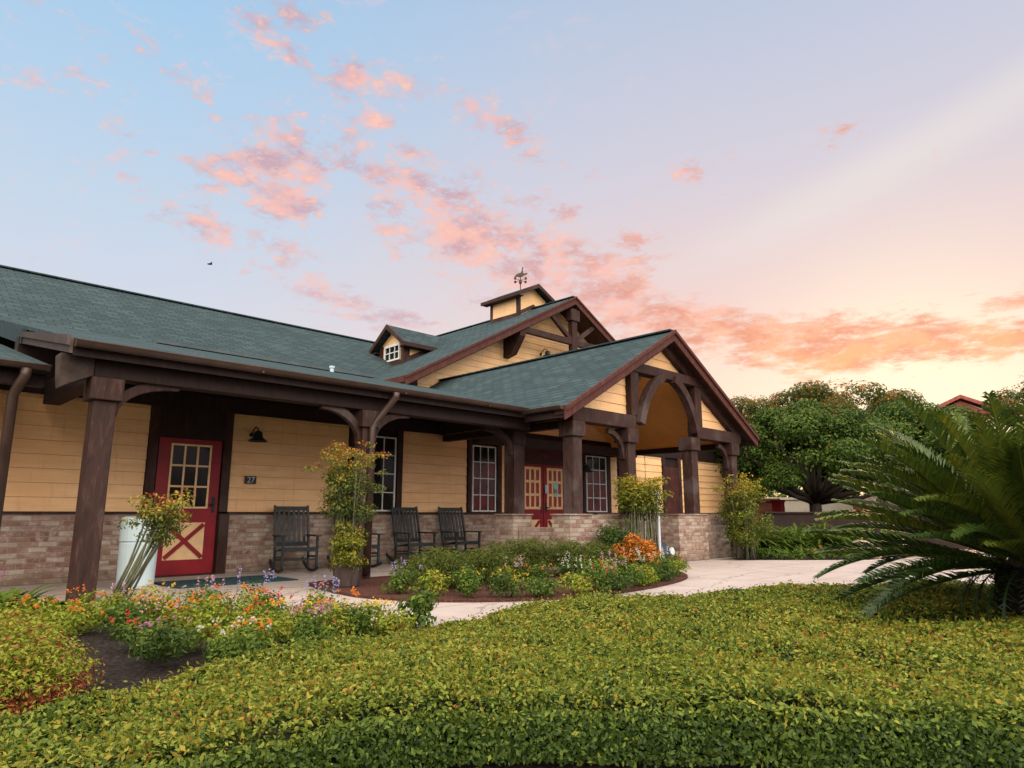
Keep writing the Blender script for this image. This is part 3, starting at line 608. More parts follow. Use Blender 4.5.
# cupola on the wing ridge
def cupola():
    xa, hw, y0, y1 = AX, .74, 16.15, 17.55; zt = 8.50; za = 8.94
    zb = gz(xa+hw)-.2
    C = MB().prism([(xa-hw, zb), (xa+hw, zb), (xa+hw, zt), (xa, za-.03), (xa-hw, zt)], 'y', y0, y1).build('cupola', M['siding'], B)
    t_ = MB()
    for sx_ in (-1, 1):
        for yy in (y0, y1):
            x = xa+sx_*hw; MB().box(x-.09 if sx_ > 0 else x-.025, x+.025 if sx_ > 0 else x+.09, yy-.025 if yy == y0 else yy-.09, yy+.09 if yy == y0 else yy+.025, zb, zt).build('cupola_corner_board', M['timber'], C)
    for s_ in (-1, 1):
        t_.add([(xa, y0-.03, AZ+.03), (xa+s_*hw, y0-.03, gz(xa+hw)+.03), (xa+s_*hw, y0-.03, gz(xa+hw)+.17), (xa, y0-.03, AZ+.17), (xa, y0+.03, AZ+.03), (xa+s_*hw, y0+.03, gz(xa+hw)+.03), (xa+s_*hw, y0+.03, gz(xa+hw)+.17), (xa, y0+.03, AZ+.17)], [(0,1,2,3),(7,6,5,4),(0,4,5,1),(1,5,6,2),(2,6,7,3),(3,7,4,0)])
    MB().box(xa-hw-.03, xa-hw+.02, y0+.09, y1-.09, gz(xa+hw)-.02, gz(xa+hw)+.12).build('cupola_base_board', M['timber'], C)
    t_.build('cupola_trim', M['timber'], C)
    for s_ in (-1, 1):
        xe = xa+s_*(hw+.24); ze = za-.53*(hw+.24)+.08
        slab('cupola_roof', [(xa, y0-.28, za+.06), (xe, y0-.28, ze), (xe, y1+.28, ze), (xa, y1+.28, za+.06)], .05, M['shingle_x'], C)
        MB().add([(xa, y0-.3, za+.06), (xe+s_*.02, y0-.3, ze), (xe+s_*.02, y0-.3, ze-.13), (xa, y0-.3, za-.08), (xa, y0-.24, za+.06), (xe+s_*.02, y0-.24, ze), (xe+s_*.02, y0-.24, ze-.13), (xa, y0-.24, za-.08)],
                 [(0,1,2,3),(7,6,5,4),(0,4,5,1),(1,5,6,2),(2,6,7,3),(3,7,4,0)]).build('cupola_bargeboard', M['timber'], C)
        MB().box(min(xe, xe+s_*.03), max(xe, xe+s_*.03), y0-.28, y1+.28, ze-.12, ze-.005).build('cupola_fascia', M['timber'], C)
        MB().box(min(xe, xa+s_*hw), max(xe, xa+s_*hw), y0-.24, y1+.24, ze-.12, ze-.09).build('cupola_soffit', M['timber'], C)
cupola()
# weather vane
V = empty('weather_vane', (AX, 16.78, 8.98), 'dark iron weather vane with a bird standing on the cupola ridge', 'weather vane')
MB().tube([(AX, 16.78, 8.95), (AX, 16.78, 9.54)], .018, 8).lathe([(.0, 0), (.05, .03), (.06, .08), (.05, .13), (0, .16)], 12, (AX, 16.78, 9.2)).build('spindle', M['iron'], V)
arms = MB().bar((AX-.24, 16.78, 9.36), (AX+.24, 16.78, 9.36), .014, .014).bar((AX, 16.54, 9.36), (AX, 17.02, 9.36), .014, .014)
for dx_, dy_ in ((-.27, 0), (.27, 0), (0, -.27), (0, .27)): arms.box(AX+dx_-.03, AX+dx_+.03, 16.78+dy_-.03, 16.78+dy_+.03, 9.32, 9.40)
arms.build('compass_arms', M['iron'], V)
def vbird():
    d_ = Vector((.7, -.7, 0)).normalized(); o = Vector((AX, 16.78, 9.62))
    prof = [(-.32, -.06), (-.16, -.03), (-.02, -.07), (.12, -.02), (.20, .04), (.38, .12), (.36, .18), (.22, .13), (.15, .16), (.13, .34), (.17, .46), (.14, .50), (.08, .48), (.07, .30), (.02, .18), (-.12, .14), (-.24, .06)]
    o.z -= .1; a = [o+(d_*u+Vector((0, 0, v)))*.68 for u, v in prof]; nrm = Vector((.7, .7, 0)).normalized()*.02; n = len(a)
    return MB().add([p-nrm for p in a]+[p+nrm for p in a], [tuple(range(n))[::-1], tuple(range(n, 2*n))]+[(i, (i+1) % n, n+(i+1) % n, n+i) for i in range(n)])
vbird().build('bird', M['iron'], V)

# portico roof
PX, PZ, PS = 12.0, 4.66, .569
pz = lambda x: PZ-PS*abs(x-PX)
XL, XR = 8.57, 15.43
slab('portico_roof', [(XL, 7.4, pz(XL)), (PX, 7.4, PZ), (PX, 15.0, PZ), (11.55, 15.0, pz(11.55)), (10.9, 15.0, pz(10.9)), (XL, 8.6, pz(XL))], .05, M['shingle_x'])
slab('portico_roof', [(PX, 7.4, PZ), (XR, 7.4, pz(XR)), (XR, 15.0, pz(XR)), (PX, 15.0, PZ)], .05, M['shingle_x'])
bpart(MB().bar((PX, 7.4, PZ+.012), (PX, 15.0, PZ+.012), .2, .03), 'ridge_cap', M['shingle_x'])
for x, e in ((XL-.03, XL), (XR+.03, XR)):
    bpart(rake(PX, PZ, x, PS, 7.36, .20, .04, .02), 'bargeboard', M['trim'], .004)
    bpart(rake(PX, PZ, x, PS, 7.32, .075, .04, -.014), 'rake_moulding', M['trim'])
    bpart(rake(PX, PZ, x, PS, 7.41, .06, .2, .06), 'portico_soffit', M['timber'])
gutter('gutter', (XL-.075, 8.27, 2.70), (XL-.075, 7.40, 2.70), .06)
gutter('gutter', (XR+.075, 7.40, 2.70), (XR+.075, 11.2, 2.70), .06)
bpart(MB().box(XL-.005, XL+.03, 7.42, 8.34, 2.52, 2.68), 'fascia_board', M['soffit'])
bpart(MB().box(XR-.03, XR+.005, 7.42, 11.2, 2.52, 2.68), 'fascia_board', M['timber'])
# cream vault and frieze with warm orange light painted into their colour, and beams
warm_ceiling = plain((.76, .37, .10), .06, 3, .6, 'warm_light_painted_vault_boards')
for s_ in (-1, 1):
    a = PX+s_*.02; b = PX+s_*3.0
    slab('vault_ceiling', [(a, 7.75, pz(a)-.20), (b, 7.75, pz(b)-.20), (b, YW+.1, pz(b)-.20), (a, YW+.1, pz(a)-.20)], .02, warm_ceiling)
    x = PX+s_*2.86
    bpart(MB().box(x-.02, x+.02, 7.9, 11.2, 2.562, 2.86), 'frieze_board', warm_ceiling)
    bpart(MB().box(x-.08, x+.08, 7.85, 11.24, 2.43, 2.56), 'side_beam', M['soffit'], .01)
bpart(siding(2.83, 4.40, lambda z: PX-(PZ-.22-z)/PS, lambda z: PX+(PZ-.22-z)/PS, YW-.01), 'vault_end_wall', M['siding'])
bpart(MB().box(9.25, 14.75, 10.3, 10.5, 2.36, 2.56), 'tie_beam', M['soffit'], .01)
bpart(MB().prism([(7.9, 2.57), (11.2, 2.57), (11.2, 3.3), (8.6, 2.8), (7.9, 2.75)], 'x', 8.98, 9.02), 'outer_cladding', M['soffit'])
# front truss at Y 7.7
YT = 7.7
for a, b in ((8.98, 10.86), (13.10, 15.02)): bpart(MB().box(a, b, YT-.12, YT+.12, 2.53, 2.79), 'truss_beam', M['timber'], .012)
bpart(MB().box(10.74, 11.0, YT-.11, YT+.11, 2.792, 3.66), 'truss_post', M['timber'], .012)
bpart(MB().box(13.10, 13.36, YT-.11, YT+.11, 2.792, 3.66), 'truss_post', M['timber'], .012)
bpart(MB().prism([(10.5, 3.665), (13.5, 3.665), (13.22, 3.86), (10.78, 3.86)], 'y', YT-.13, YT+.11), 'collar_beam', M['timber'], .012)
for s_ in (-1, 1):
    xe = PX+s_*3.1
    f = lambda x: pz(x)-.08
    bpart(MB().prism([(PX, f(PX)), (xe, f(xe)), (xe, f(xe)-.25), (PX, f(PX)-.27)], 'y', YT-.10, YT+.105), 'rafter', M['timber'])
    # curved braces
    pts = []
    for u in np.linspace(0, 1, 9): pts.append((PX+s_*(1.04-.84*(.55*(1-math.cos(u*math.pi/2))+.45*u)), YT-.13, 2.64+1.04*(.6*math.sin(u*math.pi/2)+.4*u)))
    bpart(MB().ribbon(pts, .16, .17, (0, 1, 0)), 'curved_brace', M['post'] if s_ < 0 else M['timber'], .01)
bpart(siding(2.795, 3.66, lambda z: PX-(PZ-.30-z)/PS, const(10.735), YT+.03), 'gable_siding', M['siding'])
bpart(siding(2.795, 3.66, const(13.365), lambda z: PX+(PZ-.30-z)/PS, YT+.03), 'gable_siding', M['siding'])
bpart(siding(3.885, 4.32, lambda z: PX-(PZ-.33-z)/PS, lambda z: PX+(PZ-.33-z)/PS, YT+.03), 'gable_siding', M['siding'])
bpart(MB().bar((11.0, YT+.02, 3.35), (11.22, YT+.02, 3.66), .06, .09), 'small_brace', M['timber'])

# posts
def post(x, y, z0, zc, w=.21, cw=.30, capz=.25):
    p = bpart(MB().box(x-w/2, x+w/2, y-w/2, y+w/2, z0, zc-capz), 'porch_post', M['post'], .01)
    MB().box(x-cw/2, x+cw/2, y-cw/2, y+cw/2, zc-capz, zc).build('post_capital', M['post'], p, .012)
    return p
def arch(p, x0, z0, x1, z1, y, w=.09, h=.11, axis='x', mm='post'):
    pts = []
    for u in np.linspace(0, 1, 8):
        c, s_ = 1-math.cos(u*math.pi/2), math.sin(u*math.pi/2)
        a = x0+(x1-x0)*c; z = z0+(z1-z0)*s_
        pts.append((a, y, z) if axis == 'x' else (y, a, z))
    MB().ribbon(pts, w, h, (0, 1, 0) if axis == 'x' else (1, 0, 0)).build('knee_brace', M[mm], p, .006)
P1 = post(2.06, 8.62, 0, 2.42, .23, .33); arch(P1, 2.15, 2.02, 2.85, 2.44, 8.62)
P2 = post(5.50, 8.62, 0, 2.42, .22, .31); arch(P2, 5.6, 1.98, 6.25, 2.44, 8.62); arch(P2, 5.4, 1.98, 4.75, 2.44, 8.62)
P0 = post(8.92, 8.95, .93, 2.44, .27, .30)
arch(P0, 8.8, 2.0, 8.1, 2.44, 8.9)
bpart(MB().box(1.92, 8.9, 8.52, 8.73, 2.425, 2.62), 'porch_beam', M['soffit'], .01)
bpart(MB().prism([(8.76, 2.66), (8.76, 2.425), (11.2, 2.425), (11.2, 2.75)], 'x', 1.95, 2.15), 'end_beam', M['soffit'])
bpart(MB().prism([(1.58, 2.64), (1.915, 2.64), (1.915, 2.43), (1.74, 2.34), (1.62, 2.27), (1.60, 2.40)], 'y', 8.50, 8.74), 'beam_end_corbel', plain((.045, .03, .024), .3, 10, .8, 'grey_weathered_wood'), .01)
rf_ = MB()
for x in np.arange(1.9, 8.8, .62): rf_.bar((x, 8.4, LE(8.4)-.13), (x, 11.2, LE(11.2)-.13), .07, .10)
bpart(rf_, 'rafters', M['soffit'])
pp = [(9.12, 7.72), (10.72, 7.72), (12.98, 7.72), (14.72, 7.72)]
for i, (x, y) in enumerate(pp):
    p = post(x, y, .93, 2.528, .24, .34, .27)
    if i == 1: arch(p, x-.12, 1.95, x-.6, 2.45, y, .08, .1)
    if i == 3: arch(p, x-.12, 1.95, x-.55, 2.45, y, .08, .1)
    if i > 5: arch(p, y+.12, 1.95, y+.6, 2.22, x, .07, .08, 'y', 'timber')
# brick piers and low walls of the portico
pier = lambda x0, x1, y0, y1, z=.905: (bpart(MB().box(x0, x1, y0, y1, -.03, z), 'brick_pier', M['brick'], .008), bpart(MB().box(x0-.02, x1+.02, y0-.02, y1+.02, z, z+.028), 'pier_cap', M['timber'] if False else M['brick'], .006))
pier(8.78, 9.35, 7.5, 7.92); pier(10.35, 11.1, 7.5, 8.15); pier(12.08, 13.2, 7.5, 8.3); pier(14.4, 15.1, 7.5, 8.1); pier(8.72, 9.2, 8.78, 9.25)
bpart(MB().box(9.37, 10.33, 7.62, 7.92, -.03, .92), 'brick_low_wall', M['brick'])
bpart(MB().box(13.22, 14.38, 7.62, 7.92, -.03, .92), 'brick_low_wall', M['brick'])
bpart(MB().box(8.84, 9.10, 7.94, 8.76, -.03, .70), 'brick_low_wall', M['brick'], .006)
bpart(MB().box(14.6, 14.9, 8.12, 11.2, -.03, .92), 'brick_low_wall', M['brick'])
# downspouts
MBt = MB().tube([(5.75, 8.22, 2.69), (5.75, 8.24, 2.62), (5.70, 8.32, 2.50), (5.58, 8.45, 2.28), (5.52, 8.47, 2.16), (5.52, 8.47, .1)], .05, 10)
bpart(MBt, 'downspout', M['gutter'], smooth=True)
bpart(MB().tube([(1.38, 9.03, 2.52), (1.38, 9.04, 2.44), (1.34, 9.10, 2.32), (1.31, 9.16, 2.22), (1.31, 9.16, .0)], .055, 10), 'downspout', M['gutter'], smooth=True)
bpart(MB().box(-2.2, -1.98, 9.2, 9.42, 0, 2.42), 'porch_post', M['post'], .01)
# recessed portico fan light? plain dark lantern box under the right beam
tag(MB().tube([(4.66, 15.8, 4.6), (4.66, 15.8, 4.62)], .01).build('pipe_tmp', M['white']), 'x') if False else None
vt = MB().lathe([(.05, 0), (.05, .12), (.07, .13), (.07, .18), (0, .19)], 12, (8.87, 15.6, 4.52)).build('roof_vent', M['signblue'])
tag(vt, 'small pale blue vent pipe poking out of the roof beside the gutter', 'vent')

# ------------------------------------------------------------------ things on and round the building
def barn_lamp(x, y, z, label, s=1.0):
    L = empty('barn_lamp', (x, y, z), label, 'lamp', 'barn lamps on the walls')
    MB().lathe([(.055*s, 0), (.055*s, .02)], 14, (0, 0, 0)).build('wall_plate', M['black'], L, local=True).rotation_euler = (R(90), 0, 0)
    pts = [(0, -.01, 0), (0, -.10*s, .10*s), (0, -.20*s, .16*s), (0, -.30*s, .12*s), (0, -.33*s, .02*s)]
    MB().tube(pts, .014*s, 8).build('gooseneck', M['black'], L, local=True, smooth=True)
    MB().lathe([(.05*s, .06*s), (.085*s, .03*s), (.095*s, -.05*s), (.10*s, -.07*s), (.19*s, -.14*s), (.195*s, -.155*s), (.18*s, -.155*s), (.09*s, -.08*s)], 20, (0, -.33*s, 0)).build('lamp_shade', M['black'], L, local=True, smooth=True)
    return L
barn_lamp(4.97, YW+.02, 2.24, 'black barn lamp on the cream wall between the red door and the rocking chairs', .8)
barn_lamp(16.15, 14.98, 6.12, 'small barn lamp high on the gable siding, half hidden by the portico roof', .95)
barn_lamp(11.11, YW+.02, 2.1, 'black barn lamp on the left side of the red double doors', .8)
barn_lamp(13.59, YW+.02, 2.1, 'black barn lamp on the right side of the red double doors', .8)
NS = empty('number_plaque', (4.99, YW-.02, 1.49), 'small dark plaque with the number 27 below the wall lamp', 'sign')
MB().box(-.095, .095, -.018, .0, -.065, .065).build('plate', M['black'], NS, local=True)
text('digits', '27', .135, (4.99, YW-.04, 1.445), M['letter'], NS)

def rocking_chair(loc, rz, label):
    C = empty('rocking_chair', loc, label, 'rocking chair', 'rocking chairs along the porch wall', rz); C.scale = (.95, .95, .95)
    m = M['chair']; w = .29
    def b(mb, n, bev=.004, sm=False): return mb.build(n, m, C, bev, sm, local=True)
    seat = MB()
    for i in range(7): y = -.25+i*.075; seat.box(-.265, .265, y, y+.062, .405-.01*i, .425-.01*i)
    seat.box(-.275, .275, -.275, -.252, .36, .415)
    b(seat, 'seat')
    bk = MB(); y0, z0, y1, z1 = .25, .36, .44, 1.10
    for s_ in (-1, 1): b(MB().bar((s_*w, y0, .06), (s_*w, y0, .42), .04, .04).bar((s_*w, y0, .40), (s_*w, y1, 1.13), .04, .04), 'leg')
    P = lambda u: (y0+(y1-y0)*u, z0+(z1-z0)*u)
    for u in (.14, .97): y, z = P(u); bk.bar((-w, y, z), (w, y, z), .028, .075)
    for i in range(6): x = -.215+i*.086; bk.bar((x, *P(.16)), (x, *P(.95)), .05, .014, (0, -1, .25))
    b(bk, 'backrest')
    for s_ in (-1, 1):
        b(MB().bar((s_*w, -.25, .05), (s_*w, -.25, .60), .04, .04), 'leg')
        b(MB().box(s_*w-.05, s_*w+.05, -.31, .30, .60, .625), 'armrest')
        pts = [(s_*w, y, .022+.16*((y-.02)/.55)**2) for y in np.linspace(-.40, .60, 10)]
        b(MB().ribbon(pts, .035, .045, (1, 0, 0)), 'rocker', .003)
    b(MB().bar((-w, -.25, .22), (w, -.25, .22), .03, .03).bar((-w, .25, .2), (w, .25, .2), .03, .03).bar((-w, -.25, .27), (-w, .25, .25), .03, .03).bar((w, -.25, .27), (w, .25, .25), .03, .03), 'stretcher', 0)
    return C
rocking_chair((5.57, 10.66, 0), R(-12), 'dark rocking chair in full view right of the red door')
rocking_chair((6.74, 10.66, 0), R(-2), 'rocking chair mostly hidden behind the tall bush in the planter')
rocking_chair((7.98, 10.66, 0), R(-4), 'left one of the two dark rocking chairs behind the low ferny shrubs')
rocking_chair((9.12, 10.66, 0), R(-6), 'right one of the two dark rocking chairs behind the low ferny shrubs')

TB = empty('trash_can', (2.93, 9.78, 0), 'pale blue-white round trash can left of the red door', 'trash can')
def f(prof, n, m): return MB().lathe(prof, 28).build(n, m, TB, smooth=False, local=True)
o = MB().lathe([(.20, .01), (.215, .05), (.225, .57), (.215, .585)], 28).build('bin_body', M['bin'], TB, .004, local=True)
lid = MB(); n = 28
for k in range(n):                         # hood with one open slot
    a0, a1 = k*2*math.pi/n, (k+1)*2*math.pi/n
    am = (math.degrees((a0+a1)/2)) % 360
    r0 = .229
    zs = [(.592, .66), (.80, .86)] if 285 < am < 330 else [(.592, .86)]
    for za_, zb_ in zs:
        c = [(r0*math.cos(a0), r0*math.sin(a0)), (r0*math.cos(a1), r0*math.sin(a1))]; c2 = [(p[0]*.94, p[1]*.94) for p in c]
        lid.add([(*c[0], za_), (*c[1], za_), (*c[1], zb_), (*c[0], zb_), (*c2[0], za_), (*c2[1], za_), (*c2[1], zb_), (*c2[0], zb_)], [(0,1,2,3),(5,4,7,6),(3,2,6,7),(0,4,5,1),(0,3,7,4),(1,5,6,2)])
lid.lathe([(.229, .86), (.224, .885), (.17, .90), (0, .905)], n)
lid.build('lid', M['bin'], TB, local=True)
MB().lathe([(.195, .5), (.195, .85)], 24).build('liner', M['black'], TB, local=True)

tag(MB().box(3.3, 4.95, 9.35, 10.35, .001, .016).build('door_mat', M['mat'], None, .004), 'dark teal mat lying on the concrete before the red door', 'door mat')
for i, (x, y, l) in enumerate(((3.6, 7.55, 'flat dark drain cover in the path, nearer the trash can'), (3.85, 7.0, 'flat dark drain cover in the path, nearer the island bed'))):
    tag(MB().lathe([(.09, .001), (.09, .007), (.07, .010), (0, .010)], 20, (x, y, 0)).build('drain_cover', M['darkwall']), l, 'drain cover', 'drain covers in the path')
PL = empty('planter', (4.83, 7.86, .02), 'dark wooden planter holding two bushes at the end of the island bed', 'planter')
MB().lathe([(.14, 0), (.16, .02), (.185, .25), (.20, .28), (.185, .29), (.165, .27)], 10).build('pot', M['planter'], PL, .004, local=True)
MB().lathe([(.165, .25), (0, .26)], 10).build('soil', M['mulch'], PL, local=True)

SG = empty('sign_post', (10.82, 7.14, .0), 'thin white post with a small pale blue sign facing away, beside the orange shrub', 'sign')
MB().tube([(10.82, 7.14, 0), (10.82, 7.14, 1.36)], .028, 10).build('post', M['steel'], SG)
sgp = MB().box(-.15, .15, -.006, .006, -.18, .18).build('sign_panel', M['signblue'], SG, local=True); sgp.location = (.02, .035, 1.15); sgp.rotation_euler = (0, 0, R(20))
BG = empty('utility_bag', (11.35, 7.50, 0), 'dark blue bundle with a pale disc lying by the brick pier behind the white post', 'bag')
bg_ = MB().lathe([(.16, 0), (.22, .05), (.23, .2), (.17, .34), (.06, .42), (.05, .5)], 14).build('bundle', M['bag'], BG, smooth=True, local=True)
MB().lathe([(.0, 0), (.07, 0), (.07, .03), (0, .03)], 14).build('pale_disc', M['bin'], BG, local=True).location = (.1, -.2, .24)
BG.children[1].rotation_euler = (R(80), 0, 0)

def rock(name, loc, r, label, sq=.6, grp=None):
    import bmesh
    bm = bmesh.new(); bmesh.ops.create_icosphere(bm, subdivisions=3, radius=1)
    ph = rng.random(6)*6
    for v in bm.verts:
        c = v.co; k = 1+.12*math.sin(3*c.x+ph[0])+.12*math.sin(3.3*c.y+ph[1])+.08*math.sin(5*c.z+ph[2]+c.x*3)
        v.co = Vector((c.x*r[0], c.y*r[1], c.z*r[2]))*k
    me = bpy.data.meshes.new(name); bm.to_mesh(me); bm.free(); me.materials.append(M['rock']); me.polygons.foreach_set('use_smooth', [True]*len(me.polygons))
    o = bpy.data.objects.new(name, me); COL.objects.link(o); o.location = loc; tag(o, label, 'boulder', grp)
rock('boulder', (16.3, 5.45, .10), (.34, .3, .28), 'large pinkish boulder at the path edge before the cycad', grp='boulders by the path')
rock('boulder', (17.9, 5.0, .05), (.28, .22, .16), 'small low boulder at the path edge, half behind the cycad fronds', grp='boulders by the path')
rock('boulder', (2.3, 7.25, .08), (.20, .18, .15), 'rounded pinkish boulder among the flowers before the trash can', grp='boulders by the path')

# ------------------------------------------------------------------ plants
def foliage_blob(parent, m, blobs, n, size, asp=.5, up=.0, name='foliage', shell=.5, local=False, tint=None):
    """blobs: list of (cx,cy,cz,rx,ry,rz,weight)"""
    Wt = np.array([b[3]*b[4]*b[5] if len(b) < 7 else b[6] for b in blobs]); Wt = Wt/Wt.sum(); C_, N_, T_ = [], [], []
    for b, w in zip(blobs, Wt):
        k = max(4, int(n*w)); c, d_ = ball(k, b[:3], b[3:6], shell); d_ = d_+np.array([0, 0, up]); C_.append(c); N_.append(d_)
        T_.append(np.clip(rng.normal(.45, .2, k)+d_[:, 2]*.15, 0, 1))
    C_ = np.concatenate(C_); N_ = np.concatenate(N_); T_ = np.concatenate(T_)
    return leaves(name, m, parent, C_, N_, size, asp, T_ if tint is None else tint(C_, T_), local=local)
def subblobs(c, r, k, rr, bottom=-.6):
    out = []
    for i in range(k):
        d_ = rng.normal(0, 1, 3); d_ /= np.linalg.norm(d_); d_[2] = max(d_[2], bottom)
        q = rng.uniform(.35, .95); s_ = rng.uniform(.7, 1.3)*rr
        out.append((c[0]+d_[0]*r[0]*q, c[1]+d_[1]*r[1]*q, c[2]+d_[2]*r[2]*q, s_, s_, s_*.8))
    return out

# hedge: slab-like outline filled with leaves
from mathutils.geometry import tessellate_polygon
def inpoly(px, py, poly):
    poly = np.array(poly); x0, y0 = poly[:, 0], poly[:, 1]; x1, y1 = np.roll(x0, -1), np.roll(y0, -1); c = np.zeros(len(px), bool)
    for a, b, e, f_ in zip(x0, y0, x1, y1):
        if b == f_: continue
        k = ((b > py) != (f_ > py)) & (px < (e-a)*(py-b)/(f_-b)+a); c ^= k
    return c
def edgedist(px, py, poly):
    P = np.array(poly); Q = np.roll(P, -1, 0); d_ = np.full(len(px), 1e9)
    for a, b in zip(P, Q):
        ab = b-a; t_ = np.clip(((px-a[0])*ab[0]+(py-a[1])*ab[1])/(ab@ab+1e-9), 0, 1); d_ = np.minimum(d_, np.hypot(px-a[0]-ab[0]*t_, py-a[1]-ab[1]*t_))
    return d_
def lump(x, y): return .016*np.sin(2.3*x+1.1*y)+.018*np.sin(3.9*y-1.7*x+1)+.012*np.sin(7*x+2)*np.sin(6*y)+.008*np.sin(15*x-9*y)
def make_hedge(name, poly, h, label, m, dens, size, group=None, hollows=(), tintf=None, hf=None):
    H = empty(name, (float(np.mean([p[0] for p in poly])), float(np.mean([p[1] for p in poly])), 0), label, 'hedge', group)
    P = np.array(poly); lo, hi = P.min(0), P.max(0)
    N = int((hi[0]-lo[0])*(hi[1]-lo[1])*dens); x = rng.uniform(lo[0], hi[0], N); y = rng.uniform(lo[1], hi[1], N)
    k = inpoly(x, y, poly); x, y = x[k], y[k]; gp = np.sin(9*x+4*y+2*np.sin(5*y))*np.sin(11*y-6*x+2*np.sin(7*x)); k = rng.random(len(x)) < np.where(gp > .72, .35, 1); x, y = x[k], y[k]; r = np.hypot(x, y); keep = rng.random(len(x)) < np.clip((3.2/np.maximum(r, 2.3))**1.3, .2, 1); x, y = x[keep], y[keep]
    ed = edgedist(x, y, poly); top = lambda x, y, ed: (h if hf is None else hf(x, y))+lump(x, y)-.05*np.exp(-(ed/.05)**2)
    z = top(x, y, ed)
    for hx, hy, hr, hd in hollows: z -= hd*np.exp(-((x-hx)**2+(y-hy)**2)/hr**2)
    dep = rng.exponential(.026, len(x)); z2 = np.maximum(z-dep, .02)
    nn_ = np.stack([np.zeros_like(x), np.zeros_like(x), np.ones_like(x)], 1)
    cen = np.stack([x, y, z2], 1)
    # sides
    Q = np.roll(P, -1, 0); cs, ns = [], []
    area = .5*np.sum(P[:, 0]*Q[:, 1]-Q[:, 0]*P[:, 1]); sg_ = 1 if area > 0 else -1
    for a, b in zip(P, Q):
        L = np.linalg.norm(b-a); mid = (a+b)/2; q = np.clip((3.2/max(2.3, np.hypot(*mid)))**1.3, .2, 1); n_ = int(L*h*dens*1.35*q)
        if n_ < 1: continue
        u = rng.random(n_)[:, None]; p = a+(b-a)*u; nv = np.array([(b-a)[1], -(b-a)[0]])/L*sg_
        hl_ = h+lump(p[:, 0], p[:, 1])-.045; zz = rng.uniform(.04, 1, n_)*hl_; bul = .06*np.cos(zz/hl_*math.pi/2)-.006+.012*np.sin(p[:, 0]*9)+.010*np.sin(p[:, 1]*17)+rng.normal(0, .016, n_)
        p = p+nv*(bul[:, None]-.02); cs.append(np.column_stack([p, zz])); ns.append(np.column_stack([np.tile(nv, (n_, 1)), .2+1.3*(zz/h)**2]))
    cs = np.concatenate(cs); ns = np.concatenate(ns)
    allc = np.concatenate([cen, cs]); alln = np.concatenate([nn_, ns])
    tn = np.concatenate([np.clip(rng.normal(.56, .24, len(cen))-dep*8, 0, 1), np.clip(rng.normal(.15, .17, len(cs))+.36*(cs[:, 2]/h)**4, 0, 1)])  # shade painted in: darker tint on hedge sides and on deeper leaves
    if tintf: tn = tintf(allc, tn)
    rr = np.hypot(allc[:, 0], allc[:, 1]); sz = size*np.clip((rr/3.2)**.5, .9, 1.7)*rng.uniform(.65, 1.35, len(rr))
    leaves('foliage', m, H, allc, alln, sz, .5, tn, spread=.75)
    # leafy twigs standing a little proud of the clipped top
    k = rng.random(len(cen)) < .05; c2 = cen[k]; c2[:, 2] = z[k]+rng.uniform(.005, .035, k.sum()); leaves('new_shoots', m, H, c2, np.tile([.6, .3, .5], (len(c2), 1)), size*1.1, .45, np.clip(rng.normal(.72, .13, len(c2)), 0, 1))
    # woody core
    mb = MB(); inn = []
    c0 = P.mean(0)
    st = .12; gx = np.arange(lo[0], hi[0], st); gy = np.arange(lo[1], hi[1], st); X, Yg = np.meshgrid(gx, gy, indexing='ij'); f1 = X.ravel(); f2 = Yg.ravel()
    ins = inpoly(f1, f2, poly) & (edgedist(f1, f2, poly) > .035); ed = edgedist(f1, f2, poly); zz = top(f1, f2, ed)-.045
    for hx, hy, hr, hd in hollows: zz -= hd*1.1*np.exp(-((f1-hx)**2+(f2-hy)**2)/hr**2)
    zz = np.maximum(zz, .01).reshape(X.shape); ins = ins.reshape(X.shape)
    vid = -np.ones(X.shape, int); bid = -np.ones(X.shape, int); vs = []
    for i, j in zip(*np.where(ins)): vid[i, j] = len(vs); vs.append((X[i, j], Yg[i, j], zz[i, j])); bid[i, j] = len(vs); vs.append((X[i, j], Yg[i, j], 0))
    fs = []; A, Bn = X.shape
    full = np.zeros((A, Bn), bool); full[:-1, :-1] = ins[:-1, :-1] & ins[1:, :-1] & ins[1:, 1:] & ins[:-1, 1:]
    for i, j in zip(*np.where(full)):
        fs.append((vid[i, j], vid[i+1, j], vid[i+1, j+1], vid[i, j+1]))
        for (di, dj, a, b) in ((-1, 0, (i, j), (i, j+1)), (1, 0, (i+1, j+1), (i+1, j)), (0, -1, (i+1, j), (i, j)), (0, 1, (i, j+1), (i+1, j+1))):
            ii, jj = i+di, j+dj
            if not (0 <= ii < A and 0 <= jj < Bn and full[ii, jj]): fs.append((vid[a], vid[b], bid[b], bid[a]))
    mb.add(vs, fs).build('twig_core', M['hedgecore'], H)
    return H
hp = smoothpoly([(-1.3, 3.2), (.1, 3.30), (.93, 3.41), (1.41, 3.6), (2.06, 3.83), (2.8, 3.88), (3.6, 3.98), (4.57, 4.02), (6.19, 3.60), (7.74, 2.75), (9.2, 1.3), (10.4, -.9), (8.5, -2.4), (5.2, -1.2), (3.6, .02), (3.05, .78), (2.55, 1.42), (2.05, 1.98), (1.45, 2.32), (.9, 2.35), (.3, 2.52), (-1.2, 2.45)], 4)
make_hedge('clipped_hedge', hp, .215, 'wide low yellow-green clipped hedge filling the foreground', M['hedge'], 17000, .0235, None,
           hollows=[(6.05, 1.55, .42, .24), (5.2, 1.9, .22, .10), (3.6, 1.7, .25, .07), (3.3, 1.1, .22, .07), (3.9, 1.25, .3, .06), (4.6, 2.4, .3, .05)])
